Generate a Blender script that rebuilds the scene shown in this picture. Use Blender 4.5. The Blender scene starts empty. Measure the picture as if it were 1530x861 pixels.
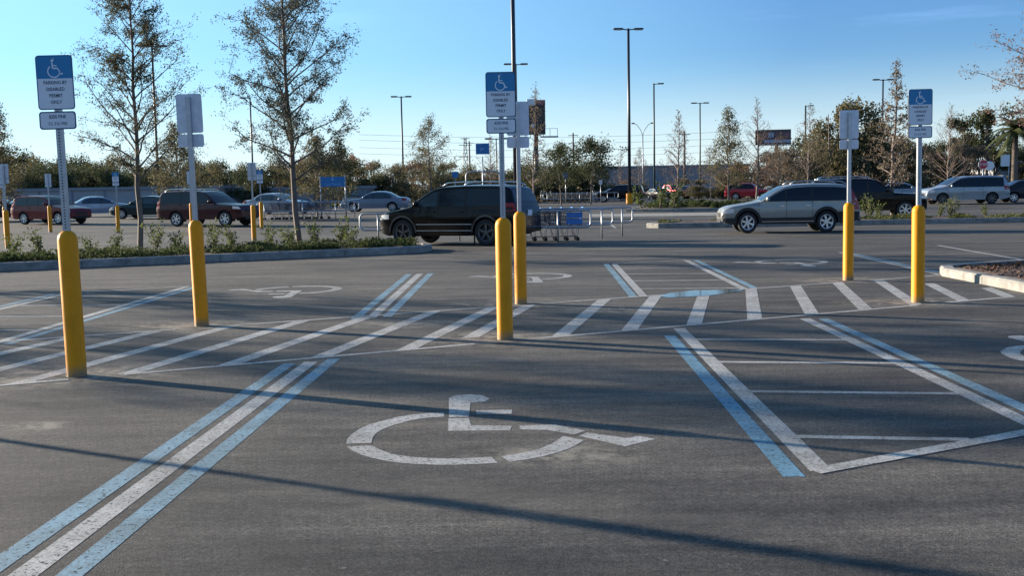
import bpy, bmesh, math, random
from mathutils import Vector, Matrix, Euler
R=math.radians
rnd=random.Random(7)
sc=bpy.context.scene
COL=sc.collection
# ------------------------------------------------ camera
FPX,PITCH,ROLL,CAMH=1577.0,.0900,-.0181,1.52
c_,s_=math.cos(ROLL),math.sin(ROLL)
Fv=Vector((0,math.cos(PITCH),-math.sin(PITCH))); Uv=Vector((0,math.sin(PITCH),math.cos(PITCH))); Rv=Vector((1,0,0))
Xc=c_*Rv+s_*Uv; Uc=-s_*Rv+c_*Uv
cam=bpy.data.cameras.new('camera'); camo=bpy.data.objects.new('camera',cam); COL.objects.link(camo)
cam.sensor_width=36; cam.lens=36*FPX/1530; cam.clip_end=9000; cam.clip_start=.05
m=Matrix.Identity(4)
for i in range(3): m[i][0]=Xc[i]; m[i][1]=Uc[i]; m[i][2]=-Fv[i]
m[2][3]=CAMH; camo.matrix_world=m
sc.camera=camo
# ------------------------------------------------ sky and sun
SUN_EL,SUN_AZ=R(12.5),math.atan2(-.88,.475)      # azimuth measured from +Y towards +X
world=bpy.data.worlds.new('World'); sc.world=world; world.use_nodes=True
nt=world.node_tree; N=nt.nodes; Lk=nt.links
bg=N['Background']; sky=N.new('ShaderNodeTexSky'); sky.sky_type='NISHITA'; sky.sun_disc=False
sky.sun_elevation=SUN_EL; sky.sun_rotation=SUN_AZ; sky.air_density=1.0; sky.dust_density=.15; sky.ozone_density=1.6
tc=N.new('ShaderNodeTexCoord'); mp=N.new('ShaderNodeMapping'); mp.inputs['Scale'].default_value=(1.5,1.5,16); mp.inputs['Rotation'].default_value=(R(4),R(-5),0)
nz=N.new('ShaderNodeTexNoise'); nz.inputs['Scale'].default_value=1.6; nz.inputs['Detail'].default_value=6; nz.inputs['Roughness'].default_value=.62
cr=N.new('ShaderNodeValToRGB'); cr.color_ramp.elements[0].position=.56; cr.color_ramp.elements[1].position=.85; cr.color_ramp.elements[1].color=(.26,.26,.26,1)
mx=N.new('ShaderNodeMixRGB'); mx.inputs[2].default_value=(9,9.6,10.5,1)
Lk.new(tc.outputs['Generated'],mp.inputs['Vector']); Lk.new(mp.outputs[0],nz.inputs['Vector']); Lk.new(nz.outputs['Fac'],cr.inputs[0])
Lk.new(cr.outputs[0],mx.inputs[0]); Lk.new(sky.outputs[0],mx.inputs[1]); wb=N.new('ShaderNodeMixRGB'); wb.blend_type='MULTIPLY'; wb.inputs[0].default_value=1; wb.inputs[2].default_value=(.50,.80,1.28,1); Lk.new(mx.outputs[0],wb.inputs[1]); sx_=N.new('ShaderNodeSeparateXYZ'); Lk.new(tc.outputs['Generated'],sx_.inputs[0])
hr=N.new('ShaderNodeValToRGB'); hr.color_ramp.interpolation='EASE'; hr.color_ramp.elements[0].position=0; hr.color_ramp.elements[0].color=(.80,.80,.80,1); hr.color_ramp.elements[1].position=.13; hr.color_ramp.elements[1].color=(0,0,0,1)
Lk.new(sx_.outputs[2],hr.inputs[0]); hm=N.new('ShaderNodeMixRGB'); hm.inputs[2].default_value=(6.6,7.6,7.9,1)
sdir=(math.sin(SUN_AZ)*math.cos(SUN_EL),math.cos(SUN_AZ)*math.cos(SUN_EL),math.sin(SUN_EL))
dt=N.new('ShaderNodeVectorMath'); dt.operation='DOT_PRODUCT'; dt.inputs[1].default_value=sdir; Lk.new(tc.outputs['Generated'],dt.inputs[0])
gm=N.new('ShaderNodeMapRange'); gm.inputs[1].default_value=.25; gm.inputs[2].default_value=1.0; gm.inputs[3].default_value=0; gm.inputs[4].default_value=.62; Lk.new(dt.outputs['Value'],gm.inputs[0])
gx=N.new('ShaderNodeMixRGB'); gx.inputs[2].default_value=(4.6,8.6,10.5,1); Lk.new(gm.outputs[0],gx.inputs[0]); Lk.new(wb.outputs[0],gx.inputs[1])
Lk.new(hr.outputs[0],hm.inputs[0]); Lk.new(gx.outputs[0],hm.inputs[1]); Lk.new(hm.outputs[0],bg.inputs[0])
bg.inputs[1].default_value=.056
sl=bpy.data.lights.new('sun','SUN'); so=bpy.data.objects.new('sun',sl); COL.objects.link(so)
sl.energy=5.0; sl.angle=R(.5); sl.color=(1,.86,.68)
sd=Vector((math.sin(SUN_AZ)*math.cos(SUN_EL),math.cos(SUN_AZ)*math.cos(SUN_EL),math.sin(SUN_EL)))
so.rotation_euler=sd.to_track_quat('Z','Y').to_euler()
sc.view_settings.view_transform='Standard'; sc.view_settings.look='None'; sc.view_settings.gamma=1; sc.view_settings.exposure=1.4
sc.view_settings.use_curve_mapping=False
# ------------------------------------------------ helpers
def gz(x,y):
    t=max(0,min(1,(y-43)/30.)); return .38*t*t*(3-2*t)
def at(px,d):                       # ground point seen in the photograph's column px, d metres ahead
    hy=289+(765-px)*.0181
    return ((px-765+(hy-430.5)*-.018)/FPX*d, d)
def zt(py,px,d):                    # height of a point seen at row py, d metres ahead
    return CAMH+((289+(765-px)*.0181)-py)/FPX*d
TH=.4601; CT,ST=math.cos(TH),math.sin(TH)
def row(u,v): return (u*CT-v*ST, u*ST+v*CT)
_m={}
def mat(name,col,rough=.6,metal=0,noise=0,nscale=8,spec=None,bump=0,coat=0,emit=None,trans=0):
    if name in _m: return _m[name]
    M=bpy.data.materials.new(name); M.use_nodes=True; n=M.node_tree.nodes; l=M.node_tree.links; b=n['Principled BSDF']
    b.inputs['Base Color'].default_value=(*col,1); b.inputs['Roughness'].default_value=rough; b.inputs['Metallic'].default_value=metal
    if coat: b.inputs['Coat Weight'].default_value=coat; b.inputs['Coat Roughness'].default_value=.06
    if spec is not None: b.inputs['Specular IOR Level'].default_value=spec
    if noise or bump:
        t=n.new('ShaderNodeTexCoord'); q=n.new('ShaderNodeTexNoise'); q.inputs['Scale'].default_value=nscale; q.inputs['Detail'].default_value=7; q.inputs['Roughness'].default_value=.65
        l.new(t.outputs['Object'],q.inputs['Vector'])
        if noise:
            r=n.new('ShaderNodeValToRGB'); r.color_ramp.elements[0].position=.3; r.color_ramp.elements[1].position=.72
            r.color_ramp.elements[0].color=(*[c*(1-noise) for c in col],1); r.color_ramp.elements[1].color=(*[min(1,c*(1+noise)) for c in col],1)
            l.new(q.outputs['Fac'],r.inputs[0]); l.new(r.outputs[0],b.inputs['Base Color'])
        if bump:
            bp=n.new('ShaderNodeBump'); bp.inputs['Strength'].default_value=bump; bp.inputs['Distance'].default_value=.02
            l.new(q.outputs['Fac'],bp.inputs['Height']); l.new(bp.outputs[0],b.inputs['Normal'])
    if emit: b.inputs['Emission Color'].default_value=(*emit,1); b.inputs['Emission Strength'].default_value=1
    _m[name]=M; return M
def leafmat(name,c1,c2,tr=.35):
    if name in _m: return _m[name]
    M=bpy.data.materials.new(name); M.use_nodes=True; n=M.node_tree.nodes; l=M.node_tree.links; b=n['Principled BSDF']
    g=n.new('ShaderNodeNewGeometry'); r=n.new('ShaderNodeValToRGB'); r.color_ramp.elements[0].color=(*c1,1); r.color_ramp.elements[1].color=(*c2,1)
    l.new(g.outputs['Random Per Island'],r.inputs[0]); l.new(r.outputs[0],b.inputs['Base Color']); b.inputs['Roughness'].default_value=.8; b.inputs['Specular IOR Level'].default_value=.15
    t=n.new('ShaderNodeBsdfTranslucent'); l.new(r.outputs[0],t.inputs[0]); x=n.new('ShaderNodeMixShader'); x.inputs[0].default_value=tr
    l.new(b.outputs[0],x.inputs[1]); l.new(t.outputs[0],x.inputs[2]); l.new(x.outputs[0],n['Material Output'].inputs[0])
    _m[name]=M; return M
class MB:
    def __init__(s): s.v=[]; s.f=[]; s.mi=[]; s.sm=[]
    def poly(s,pts,mi=0,sm=False):
        k=len(s.v); s.v+= [tuple(p) for p in pts]; s.f.append(tuple(range(k,k+len(pts)))); s.mi.append(mi); s.sm.append(sm)
    def add(s,vs,fs,mi=0,sm=False):
        k=len(s.v); s.v+=[tuple(p) for p in vs]
        for f in fs: s.f.append(tuple(i+k for i in f)); s.mi.append(mi); s.sm.append(sm)
    def box(s,cx,cy,cz,sx,sy,sz,mi=0,rz=0,bev=0):
        hx,hy,hz=sx/2,sy/2,sz/2; c,d=math.cos(rz),math.sin(rz)
        def P(x,y,z): return (cx+x*c-y*d, cy+x*d+y*c, cz+z)
        if not bev:
            vs=[P(x,y,z) for z in(-hz,hz) for x,y in((-hx,-hy),(hx,-hy),(hx,hy),(-hx,hy))]
            s.add(vs,[(3,2,1,0),(4,5,6,7),(0,1,5,4),(1,2,6,5),(2,3,7,6),(3,0,4,7)],mi)
        else:
            b=bev; rings=[]
            for z,i in((-hz,b),(-hz+b,0),(hz-b,0),(hz,b)):
                q=[]
                for sx_,sy_ in((-1,-1),(1,-1),(1,1),(-1,1)):
                    ax,ay=(hx-i)*sx_,(hy-i)*sy_
                    if sx_*sy_>0: q+=[(ax,ay-sy_*b) if False else (ax-0*b,ay-sy_*b),(ax-sx_*b,ay)] if (sx_,sy_)==(1,1) else [(ax,ay-sy_*b),(ax-sx_*b,ay)]
                    else: q+=[(ax-sx_*b,ay),(ax,ay-sy_*b)]
                rings.append([P(x,y,z) for x,y in q])
            vs=sum(rings,[]); n=8; fs=[]
            for k in range(3):
                for i in range(n): fs.append((k*n+i,k*n+(i+1)%n,(k+1)*n+(i+1)%n,(k+1)*n+i))
            fs.append(tuple(reversed(range(n)))); fs.append(tuple(range(3*n,4*n))); s.add(vs,fs,mi)
    def tube(s,pts,rad,n=8,mi=0,cap=True,sm=True):
        pts=[Vector(p) for p in pts]
        if not hasattr(rad,'__len__'): rad=[rad]*len(pts)
        rings=[]; up=None
        for i,p in enumerate(pts):
            if i==0: d=pts[1]-p
            elif i==len(pts)-1: d=p-pts[i-1]
            else: d=(pts[i+1]-pts[i-1])
            d.normalize()
            if up is None: up=Vector((0,0,1)) if abs(d.z)<.9 else Vector((1,0,0))
            a=d.cross(up)
            if a.length<1e-4: a=d.cross(Vector((0,1,0.1)))
            a.normalize(); b=a.cross(d).normalized(); up=b
            rings.append([p+(a*math.cos(t*2*math.pi/n)+b*math.sin(t*2*math.pi/n))*rad[i] for t in range(n)])
        vs=sum(rings,[]); fs=[]
        for k in range(len(pts)-1):
            for i in range(n): fs.append((k*n+i,k*n+(i+1)%n,(k+1)*n+(i+1)%n,(k+1)*n+i))
        if cap: fs.append(tuple(reversed(range(n)))); fs.append(tuple(range((len(pts)-1)*n,len(pts)*n)))
        s.add(vs,fs,mi,sm)
    def lathe(s,prof,n=20,mi=0,cx=0,cy=0,cz=0,sm=True):       # prof list of (r,z)
        vs=[]; fs=[]
        for r,z in prof: vs+=[(cx+r*math.cos(t*2*math.pi/n),cy+r*math.sin(t*2*math.pi/n),cz+z) for t in range(n)]
        for k in range(len(prof)-1):
            for i in range(n): fs.append((k*n+i,k*n+(i+1)%n,(k+1)*n+(i+1)%n,(k+1)*n+i))
        fs.append(tuple(reversed(range(n)))); fs.append(tuple(range((len(prof)-1)*n,len(prof)*n)))
        s.add(vs,fs,mi,sm)
    def disc(s,cx,cz,r,y,n=14,mi=0,dy=-1):                     # a disc facing -Y
        pts=[(cx+r*math.cos(t*2*math.pi/n),y,cz+r*math.sin(t*2*math.pi/n)) for t in range(n)]
        if dy>0: pts.reverse()
        s.poly(pts,mi)
    def ball(s,c,r,n=10,m=6,mi=0):
        rx,ry,rz=r if hasattr(r,'__len__') else (r,r,r); vs=[];fs=[]
        for j in range(m+1):
            a=-math.pi/2+math.pi*j/m
            for i in range(n): vs.append((c[0]+rx*math.cos(a)*math.cos(2*math.pi*i/n),c[1]+ry*math.cos(a)*math.sin(2*math.pi*i/n),c[2]+rz*math.sin(a)))
        for j in range(m):
            for i in range(n): fs.append((j*n+i,j*n+(i+1)%n,(j+1)*n+(i+1)%n,(j+1)*n+i))
        s.add(vs,fs,mi,True)
    def leaf(s,p,size,r,mi=0,asp=.5):
        a=Vector((r.gauss(0,1),r.gauss(0,1),r.gauss(0,1))).normalized(); b=a.cross(Vector((r.gauss(0,1),r.gauss(0,1),r.gauss(0,1)))).normalized()
        a*=size; b*=size*asp; p=Vector(p); s.poly([p-a,p+b*.9,p+a,p-b],mi)
    def build(s,name,mats,parent=None,sharp=None):
        me=bpy.data.meshes.new(name); me.from_pydata(s.v,[],s.f)
        mats=mats if isinstance(mats,(list,tuple)) else [mats]
        for x in mats: me.materials.append(x)
        me.polygons.foreach_set('material_index',s.mi); me.polygons.foreach_set('use_smooth',s.sm)
        if sharp:
            bm=bmesh.new(); bm.from_mesh(me); bmesh.ops.remove_doubles(bm,verts=bm.verts,dist=.0004)
            for e in bm.edges:
                if len(e.link_faces)==2 and e.calc_face_angle(0)>sharp: e.smooth=False
            bm.to_mesh(me); bm.free()
        me.update(); o=bpy.data.objects.new(name,me); COL.objects.link(o)
        if parent: o.parent=parent
        return o
def thing(name,label,cat,loc=(0,0,0),rz=0,group=None):
    o=bpy.data.objects.new(name,None); COL.objects.link(o); o.location=loc; o.rotation_euler=(0,0,rz); o.empty_display_size=.2
    o['label']=label; o['category']=cat
    if group: o['group']=group
    return o
def tag(o,label=None,cat=None,group=None,kind=None):
    for k,v in(('label',label),('category',cat),('group',group),('kind',kind)):
        if v: o[k]=v
    return o
def copy_tree(o,parent=None,loc=None,rz=None,scale=None,label=None,group=None):
    c=o.copy(); COL.objects.link(c)
    if parent: c.parent=parent
    if loc is not None: c.location=loc
    if rz is not None: c.rotation_euler=(0,0,rz)
    if scale is not None: c.scale=scale if hasattr(scale,'__len__') else (scale,)*3
    if label: c['label']=label
    if group: c['group']=group
    for ch in KIDS.get(o.name,list(o.children)): copy_tree(ch,c)
    return c
KIDS={}
def textmesh(name,body,size,m,parent,loc,rot=(R(90),0,0),bold=0,sx=1,ext=0.0,align='CENTER'):
    cu=bpy.data.curves.new(name,'FONT'); cu.body=body; cu.size=size; cu.align_x=align; cu.align_y='CENTER'; cu.offset=bold; cu.extrude=ext; cu.resolution_u=3
    t=bpy.data.objects.new(name,cu); COL.objects.link(t); bpy.context.view_layer.update()
    me=bpy.data.meshes.new_from_object(t.evaluated_get(bpy.context.evaluated_depsgraph_get())); bpy.data.objects.remove(t)
    me.materials.clear(); me.materials.append(m); o=bpy.data.objects.new(name,me); COL.objects.link(o); o.parent=parent; o.location=loc; o.rotation_euler=rot; o.scale=(sx,1,1); return o
# ------------------------------------------------ materials
concrete=mat('kerb_concrete',(.25,.24,.22),.85,noise=.4,nscale=4,bump=.6)
mulch=mat('bark_mulch',(.085,.05,.035),.95,noise=.6,nscale=14,bump=1)
galv=mat('galvanised_steel',(.42,.44,.47),.42,.75,noise=.12,nscale=20)
alu=mat('sign_back_aluminium',(.60,.64,.70),.5,.35,noise=.16,nscale=9)
bark=mat('tree_bark',(.15,.12,.10),.9,noise=.3,nscale=9)
twigm=mat('bare_twigs',(.20,.155,.13),.9,noise=.2)
darkpole=mat('dark_bronze_paint',(.035,.04,.05),.4,.3)
greenpole=mat('weathered_dark_paint',(.035,.06,.06),.5,.2)
yellow=mat('yellow_plastic_sleeve',(.78,.29,.003),.5,noise=.10,nscale=3,spec=.22)
def wear(M,col):
    n=M.node_tree.nodes; l=M.node_tree.links; b=n['Principled BSDF']; t=n.new('ShaderNodeTexCoord')
    def nz(sc_,s): 
        mp=n.new('ShaderNodeMapping'); mp.inputs['Scale'].default_value=sc_; l.new(t.outputs['Object'],mp.inputs[0]); q=n.new('ShaderNodeTexNoise'); q.inputs['Scale'].default_value=s; q.inputs['Detail'].default_value=6; q.inputs['Roughness'].default_value=.7; l.new(mp.outputs[0],q.inputs[0]); return q.outputs['Fac']
    src=b.inputs['Base Color'].links[0].from_socket
    def lay(fac,a,b_,col,mx_):
        r=n.new('ShaderNodeValToRGB'); r.color_ramp.elements[0].position=a; r.color_ramp.elements[1].position=b_; r.color_ramp.elements[0].color=(0,0,0,1); r.color_ramp.elements[1].color=(mx_,mx_,mx_,1); l.new(fac,r.inputs[0])
        x=n.new('ShaderNodeMixRGB'); x.inputs[2].default_value=(*col,1); l.new(r.outputs[0],x.inputs[0]); return x
    x1=lay(nz((1,1,.16),14),.58,.72,(.30,.15,.02),.6); l.new(src,x1.inputs[1])
    x2=lay(nz((1,1,9),3),.66,.74,(.16,.12,.07),.55); l.new(x1.outputs[0],x2.inputs[1])
    sp=n.new('ShaderNodeSeparateXYZ'); l.new(t.outputs['Object'],sp.inputs[0]); mr=n.new('ShaderNodeMapRange'); mr.inputs[1].default_value=0; mr.inputs[2].default_value=.16; mr.inputs[3].default_value=1; mr.inputs[4].default_value=0; l.new(sp.outputs[2],mr.inputs[0])
    mu=n.new('ShaderNodeMath'); mu.operation='MULTIPLY'; l.new(mr.outputs[0],mu.inputs[0]); l.new(nz((1,1,1),11),mu.inputs[1])
    x3=lay(mu.outputs[0],.12,.5,(.20,.17,.12),.85); l.new(x2.outputs[0],x3.inputs[1]); l.new(x3.outputs[0],b.inputs['Base Color'])
wear(yellow,None)
black=mat('black_trim',(.012,.012,.014),.55)
tyre_m=mat('tyre_rubber',(.018,.018,.02),.8)
alloy=mat('alloy_wheel',(.55,.56,.58),.3,.8)
darkalloy=mat('dark_alloy_wheel',(.10,.10,.11),.3,.8)
glass=mat('tinted_car_glass',(.008,.011,.014),.08,0,spec=.45)
glass2=mat('clear_car_glass',(.04,.065,.075),.08,0,spec=.6)
lampglass=mat('headlight_lens',(.65,.68,.72),.15,.2,coat=1)
redlens=mat('red_lamp_lens',(.30,.008,.012),.3,coat=.2)
chrome=mat('chrome',(.75,.75,.77),.12,1)
# ---- asphalt
def asphalt():
    M=bpy.data.materials.new('asphalt'); M.use_nodes=True; n=M.node_tree.nodes; l=M.node_tree.links; b=n['Principled BSDF']
    g=n.new('ShaderNodeNewGeometry')
    def noise(sc_,det=5,rough=.6,scl=(1,1,1),rot=0):
        mp=n.new('ShaderNodeMapping'); mp.inputs['Scale'].default_value=scl; mp.inputs['Rotation'].default_value=(.62,.41,rot); l.new(g.outputs['Position'],mp.inputs['Vector'])
        q=n.new('ShaderNodeTexNoise'); q.inputs['Scale'].default_value=sc_; q.inputs['Detail'].default_value=det; q.inputs['Roughness'].default_value=rough; l.new(mp.outputs[0],q.inputs['Vector']); return q.outputs['Fac']
    def ramp(f,a,b_,ca,cb):
        r=n.new('ShaderNodeValToRGB'); r.color_ramp.elements[0].position=a; r.color_ramp.elements[1].position=b_
        r.color_ramp.elements[0].color=(*ca,1); r.color_ramp.elements[1].color=(*cb,1); l.new(f,r.inputs[0]); return r.outputs[0]
    def mix(mode,f,a,b_):
        x=n.new('ShaderNodeMixRGB'); x.blend_type=mode
        for i,v in((0,f),(1,a),(2,b_)):
            if isinstance(v,(int,float)): x.inputs[i].default_value=v
            elif isinstance(v,tuple): x.inputs[i].default_value=v
            else: l.new(v,x.inputs[i])
        return x.outputs[0]
    base=ramp(noise(.5,8,.62,(1,2.2,1),-.3),.30,.72,(.050,.048,.046),(.116,.109,.099))
    streak=ramp(noise(.9,6,.6,(.35,3.0,1),.12),.38,.68,(.74,.74,.75),(1.24,1.22,1.19))
    base=mix('MULTIPLY',1.0,base,streak)
    fine=ramp(noise(75,4,.8),.36,.64,(.30,.30,.32),(1.95,1.93,1.90))
    base=mix('MULTIPLY',.85,base,fine)
    grit=ramp(noise(38,4,.85),.38,.64,(.62,.62,.63),(1.42,1.41,1.38)); base=mix('MULTIPLY',.9,base,grit)
    mid=ramp(noise(9,6,.75),.32,.70,(.74,.74,.75),(1.26,1.25,1.24)); base=mix('MULTIPLY',.9,base,mid)
    sw=ramp(noise(2.6,7,.72,(.22,2.6,1),.2),.36,.66,(.80,.80,.82),(1.20,1.19,1.16)); base=mix('MULTIPLY',1.0,base,sw)
    blot=ramp(noise(.16,5,.6,(1,1.8,1),1.0),.38,.62,(.72,.74,.78),(1.12,1.10,1.07)); base=mix('MULTIPLY',1.0,base,blot)
    oil=ramp(noise(1.35,3,.5),.70,.78,(1,1,1),(.55,.55,.56)); base=mix('MULTIPLY',1.0,base,oil)
    # pale sand dragged over the surface
    sand=ramp(noise(.33,7,.68,(1,2.4,1),.5),.56,.76,(0,0,0),(.55,.55,.55))
    base=mix('MIX',sand,base,(.21,.19,.16,1))
    # dust left round each post footing
    acc=None
    for i,(px,py,kx,ky) in enumerate([(a,b,.9,1.3) for a,b in POSTS[:6]]+[(-3.15,7.0,3.0,5.5),(.35,5.95,1.5,3.4),(-1.2,12.3,1.2,2.2),(1.6,13.4,1,1.8),(7.6,14.9,1.2,1.5)]):
        s=n.new('ShaderNodeVectorMath'); s.operation='SUBTRACT'; l.new(g.outputs['Position'],s.inputs[0]); s.inputs[1].default_value=(px-.1,py+.05,0)
        sc2=n.new('ShaderNodeVectorMath'); sc2.operation='MULTIPLY'; sc2.inputs[1].default_value=(kx,ky,0); l.new(s.outputs[0],sc2.inputs[0])
        d=n.new('ShaderNodeVectorMath'); d.operation='LENGTH'; l.new(sc2.outputs[0],d.inputs[0])
        mm=n.new('ShaderNodeMapRange'); mm.inputs[1].default_value=.12; mm.inputs[2].default_value=1.15; mm.inputs[3].default_value=1; mm.inputs[4].default_value=0; l.new(d.outputs['Value'],mm.inputs[0])
        if acc is None: acc=mm.outputs[0]
        else:
            a=n.new('ShaderNodeMath'); a.operation='MAXIMUM'; l.new(acc,a.inputs[0]); l.new(mm.outputs[0],a.inputs[1]); acc=a.outputs[0]
    nn=ramp(noise(5,9,.8),.42,.62,(0,0,0),(1,1,1)); a=n.new('ShaderNodeMath'); a.operation='MULTIPLY'; l.new(acc,a.inputs[0]); l.new(nn,a.inputs[1])
    dm=ramp(a.outputs[0],.08,.60,(0,0,0),(.8,.8,.8)); base=mix('MIX',dm,base,(.27,.245,.20,1))
    # tiny pale chips and dark oil spots
    v=n.new('ShaderNodeTexVoronoi'); v.inputs['Scale'].default_value=2.2; l.new(g.outputs['Position'],v.inputs['Vector'])
    chips=ramp(v.outputs['Distance'],.0,.035,(.9,.9,.9),(0,0,0)); base=mix('MIX',chips,base,(.20,.19,.17,1))
    l.new(base,b.inputs['Base Color']); b.inputs['Roughness'].default_value=.82; b.inputs['Specular IOR Level'].default_value=.3
    bp=n.new('ShaderNodeBump'); bp.inputs['Strength'].default_value=.55; bp.inputs['Distance'].default_value=.006; l.new(noise(130,3,.7),bp.inputs['Height'])
    bp2=n.new('ShaderNodeBump'); bp2.inputs['Strength'].default_value=.35; bp2.inputs['Distance'].default_value=.06; l.new(noise(1.1,4,.6,(.4,1.6,1)),bp2.inputs['Height']); l.new(bp.outputs[0],bp2.inputs['Normal'])
    l.new(bp2.outputs[0],b.inputs['Normal']); return M
POSTS=[(-3.80,9.09),(-.08,10.92),(5.29,13.69),(-3.72,12.55),(.12,14.41),(5.48,17.14)]
asph=asphalt()
def paint(name,col,wear=.45):
    M=bpy.data.materials.new(name); M.use_nodes=True; n=M.node_tree.nodes; l=M.node_tree.links; b=n['Principled BSDF']
    g=n.new('ShaderNodeNewGeometry')
    def nz(s,d=6): 
        q=n.new('ShaderNodeTexNoise'); q.inputs['Scale'].default_value=s; q.inputs['Detail'].default_value=d; q.inputs['Roughness'].default_value=.72; mp=n.new('ShaderNodeMapping'); mp.inputs['Rotation'].default_value=(.62,.41,.3); l.new(g.outputs['Position'],mp.inputs[0]); l.new(mp.outputs[0],q.inputs['Vector']); return q.outputs['Fac']
    r=n.new('ShaderNodeValToRGB'); r.color_ramp.elements[0].position=.34; r.color_ramp.elements[1].position=.56
    r.color_ramp.elements[0].color=(*[.10*wear+c*(1-wear) for c in col],1); r.color_ramp.elements[1].color=(*col,1)
    l.new(nz(60,4),r.inputs[0])
    r2=n.new('ShaderNodeValToRGB'); r2.color_ramp.elements[0].position=.3; r2.color_ramp.elements[1].position=.62
    r2.color_ramp.elements[0].color=(.50,.49,.46,1); r2.color_ramp.elements[1].color=(1,1,1,1); l.new(nz(2.6,9),r2.inputs[0])
    x=n.new('ShaderNodeMixRGB'); x.blend_type='MULTIPLY'; x.inputs[0].default_value=1; l.new(r.outputs[0],x.inputs[1]); l.new(r2.outputs[0],x.inputs[2])
    l.new(x.outputs[0],b.inputs['Base Color']); b.inputs['Roughness'].default_value=.75
    bp=n.new('ShaderNodeBump'); bp.inputs['Strength'].default_value=.4; bp.inputs['Distance'].default_value=.004; l.new(nz(120,3),bp.inputs['Height']); l.new(bp.outputs[0],b.inputs['Normal'])
    # worn-through spots: asphalt shows
    tr=n.new('ShaderNodeBsdfTransparent'); ms=n.new('ShaderNodeMixShader'); r3=n.new('ShaderNodeValToRGB'); r3.color_ramp.elements[0].position=.36; r3.color_ramp.elements[1].position=.44
    l.new(nz(38,6),r3.inputs[0]); l.new(r3.outputs[0],ms.inputs[0]); l.new(tr.outputs[0],ms.inputs[1]); l.new(b.outputs[0],ms.inputs[2]); l.new(ms.outputs[0],n['Material Output'].inputs[0])
    return M
white=paint('worn_white_paint',(.50,.495,.48),.7); blue=paint('worn_blue_paint',(.19,.34,.44),.6); blue2=paint('fresh_blue_paint',(.13,.31,.45),.6)
# ------------------------------------------------ ground
g=MB(); xs=[-3000,-600,-150,-60,-30,-12,0,12,30,60,150,600,3000]; ys=[-400,-40,-5,0,10,20,30,40,43]+[43+3*i for i in range(1,11)]+[90,120,170,300,800,3000]
for j in range(len(ys)-1):
    for i in range(len(xs)-1):
        g.poly([(x,y,gz(x,y)) for x,y in((xs[i],ys[j]),(xs[i+1],ys[j]),(xs[i+1],ys[j+1]),(xs[i],ys[j+1]))],0,True)
tag(g.build('parking_lot_ground',asph,sharp=3),kind='structure')
g=MB()
for j in range(20):
    for i in range(10): g.poly([(-400+80*i,172+80*j,gz(0,172)+.01),(-320+80*i,172+80*j,gz(0,172)+.01),(-320+80*i,252+80*j,gz(0,172)+.01),(-400+80*i,252+80*j,gz(0,172)+.01)])
tag(g.build('far_grass_verge',mat('dry_grass',(.09,.09,.045),.95,noise=.4,nscale=.8)),kind='structure')
# ---- painted lines
def line(mb,a,b,w,z=.0014,seg=0):
    a=Vector((*a,0)); b=Vector((*b,0)); d=(b-a); L=d.length; d.normalize(); n=Vector((-d.y,d.x,0))*w/2
    k=max(1,int(L/3)); rr=random.Random(int(a.x*100+b.y*7))
    P=[a+d*L*i/k for i in range(k+1)]
    for i in range(k):
        q=[P[i]-n,P[i+1]-n,P[i+1]+n,P[i]+n]
        mb.poly([(p.x,p.y,gz(p.x,p.y)+z) for p in q])
wl=MB(); bl=MB(); bl2=MB()
# stall lines, front bank
line(bl,(-2.05,9.55),(-2.21,3.2),.115,.0014); line(wl,(-1.865,9.63),(-2.045,3.0),.125,.0014); line(bl,(-1.68,9.78),(-1.85,3.0),.115,.0014)
line(bl2,(1.64,10.95),(1.47,5.45),.115,.0014); line(wl,(1.83,11.52),(1.645,5.55),.125,.0014)
line(wl,(3.40,12.18),(3.27,6.45),.125,.0014); line(bl,(3.60,12.15),(3.45,6.7),.115,.0014)
line(wl,(1.60,5.54),(3.34,6.46),.11,.0040)
for y in(10.64,9.20,7.82,6.35): line(wl,(1.50+.031*y,y),(3.27+(y-6.4)*.022,y-.24) if y>6.5 else (2.72,y-.16),.085,.0026)
# back bank
line(bl,(-1.95,12.95),(-1.97,20.2),.115); line(wl,(-1.76,13.05),(-1.77,20.25),.125); line(bl,(-1.57,13.15),(-1.56,20.3),.115)
line(bl,(1.74,15.05),(1.98,22.1),.115); line(wl,(1.89,15.1),(2.15,22.1),.12)
line(wl,(3.53,15.95),(3.77,22.75),.12); line(bl,(3.71,16.05),(3.97,22.75),.115); line(wl,(2.15,22.1),(3.77,22.8),.09,.0040)
for y in(16.3,17.75,19.2,20.65): line(wl,(1.98+(y-16)*.035,y),(3.55+(y-16)*.035,y-.2),.085,.0026)
line(wl,(-5.60,11.2),(-5.63,18.25),.12); line(bl,(-5.42,11.2),(-5.46,18.3),.115)
line(wl,(-7.25,12.2),(-7.33,17.35),.12); line(bl,(-7.43,12.2),(-7.51,17.3),.115); line(wl,(-7.4,17.3),(-5.6,18.28),.09,.0040)
for y in(12.4,13.8,15.2,16.6): line(wl,(-7.2,y+.2),(-5.66,y),.085,.0026)
line(wl,(7.3,18.0),(7.66,24.6),.09); line(bl,(7.44,17.6),(7.80,24.6),.10)
line(wl,(10.12,20.0),(10.8,26.7),.10)
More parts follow.
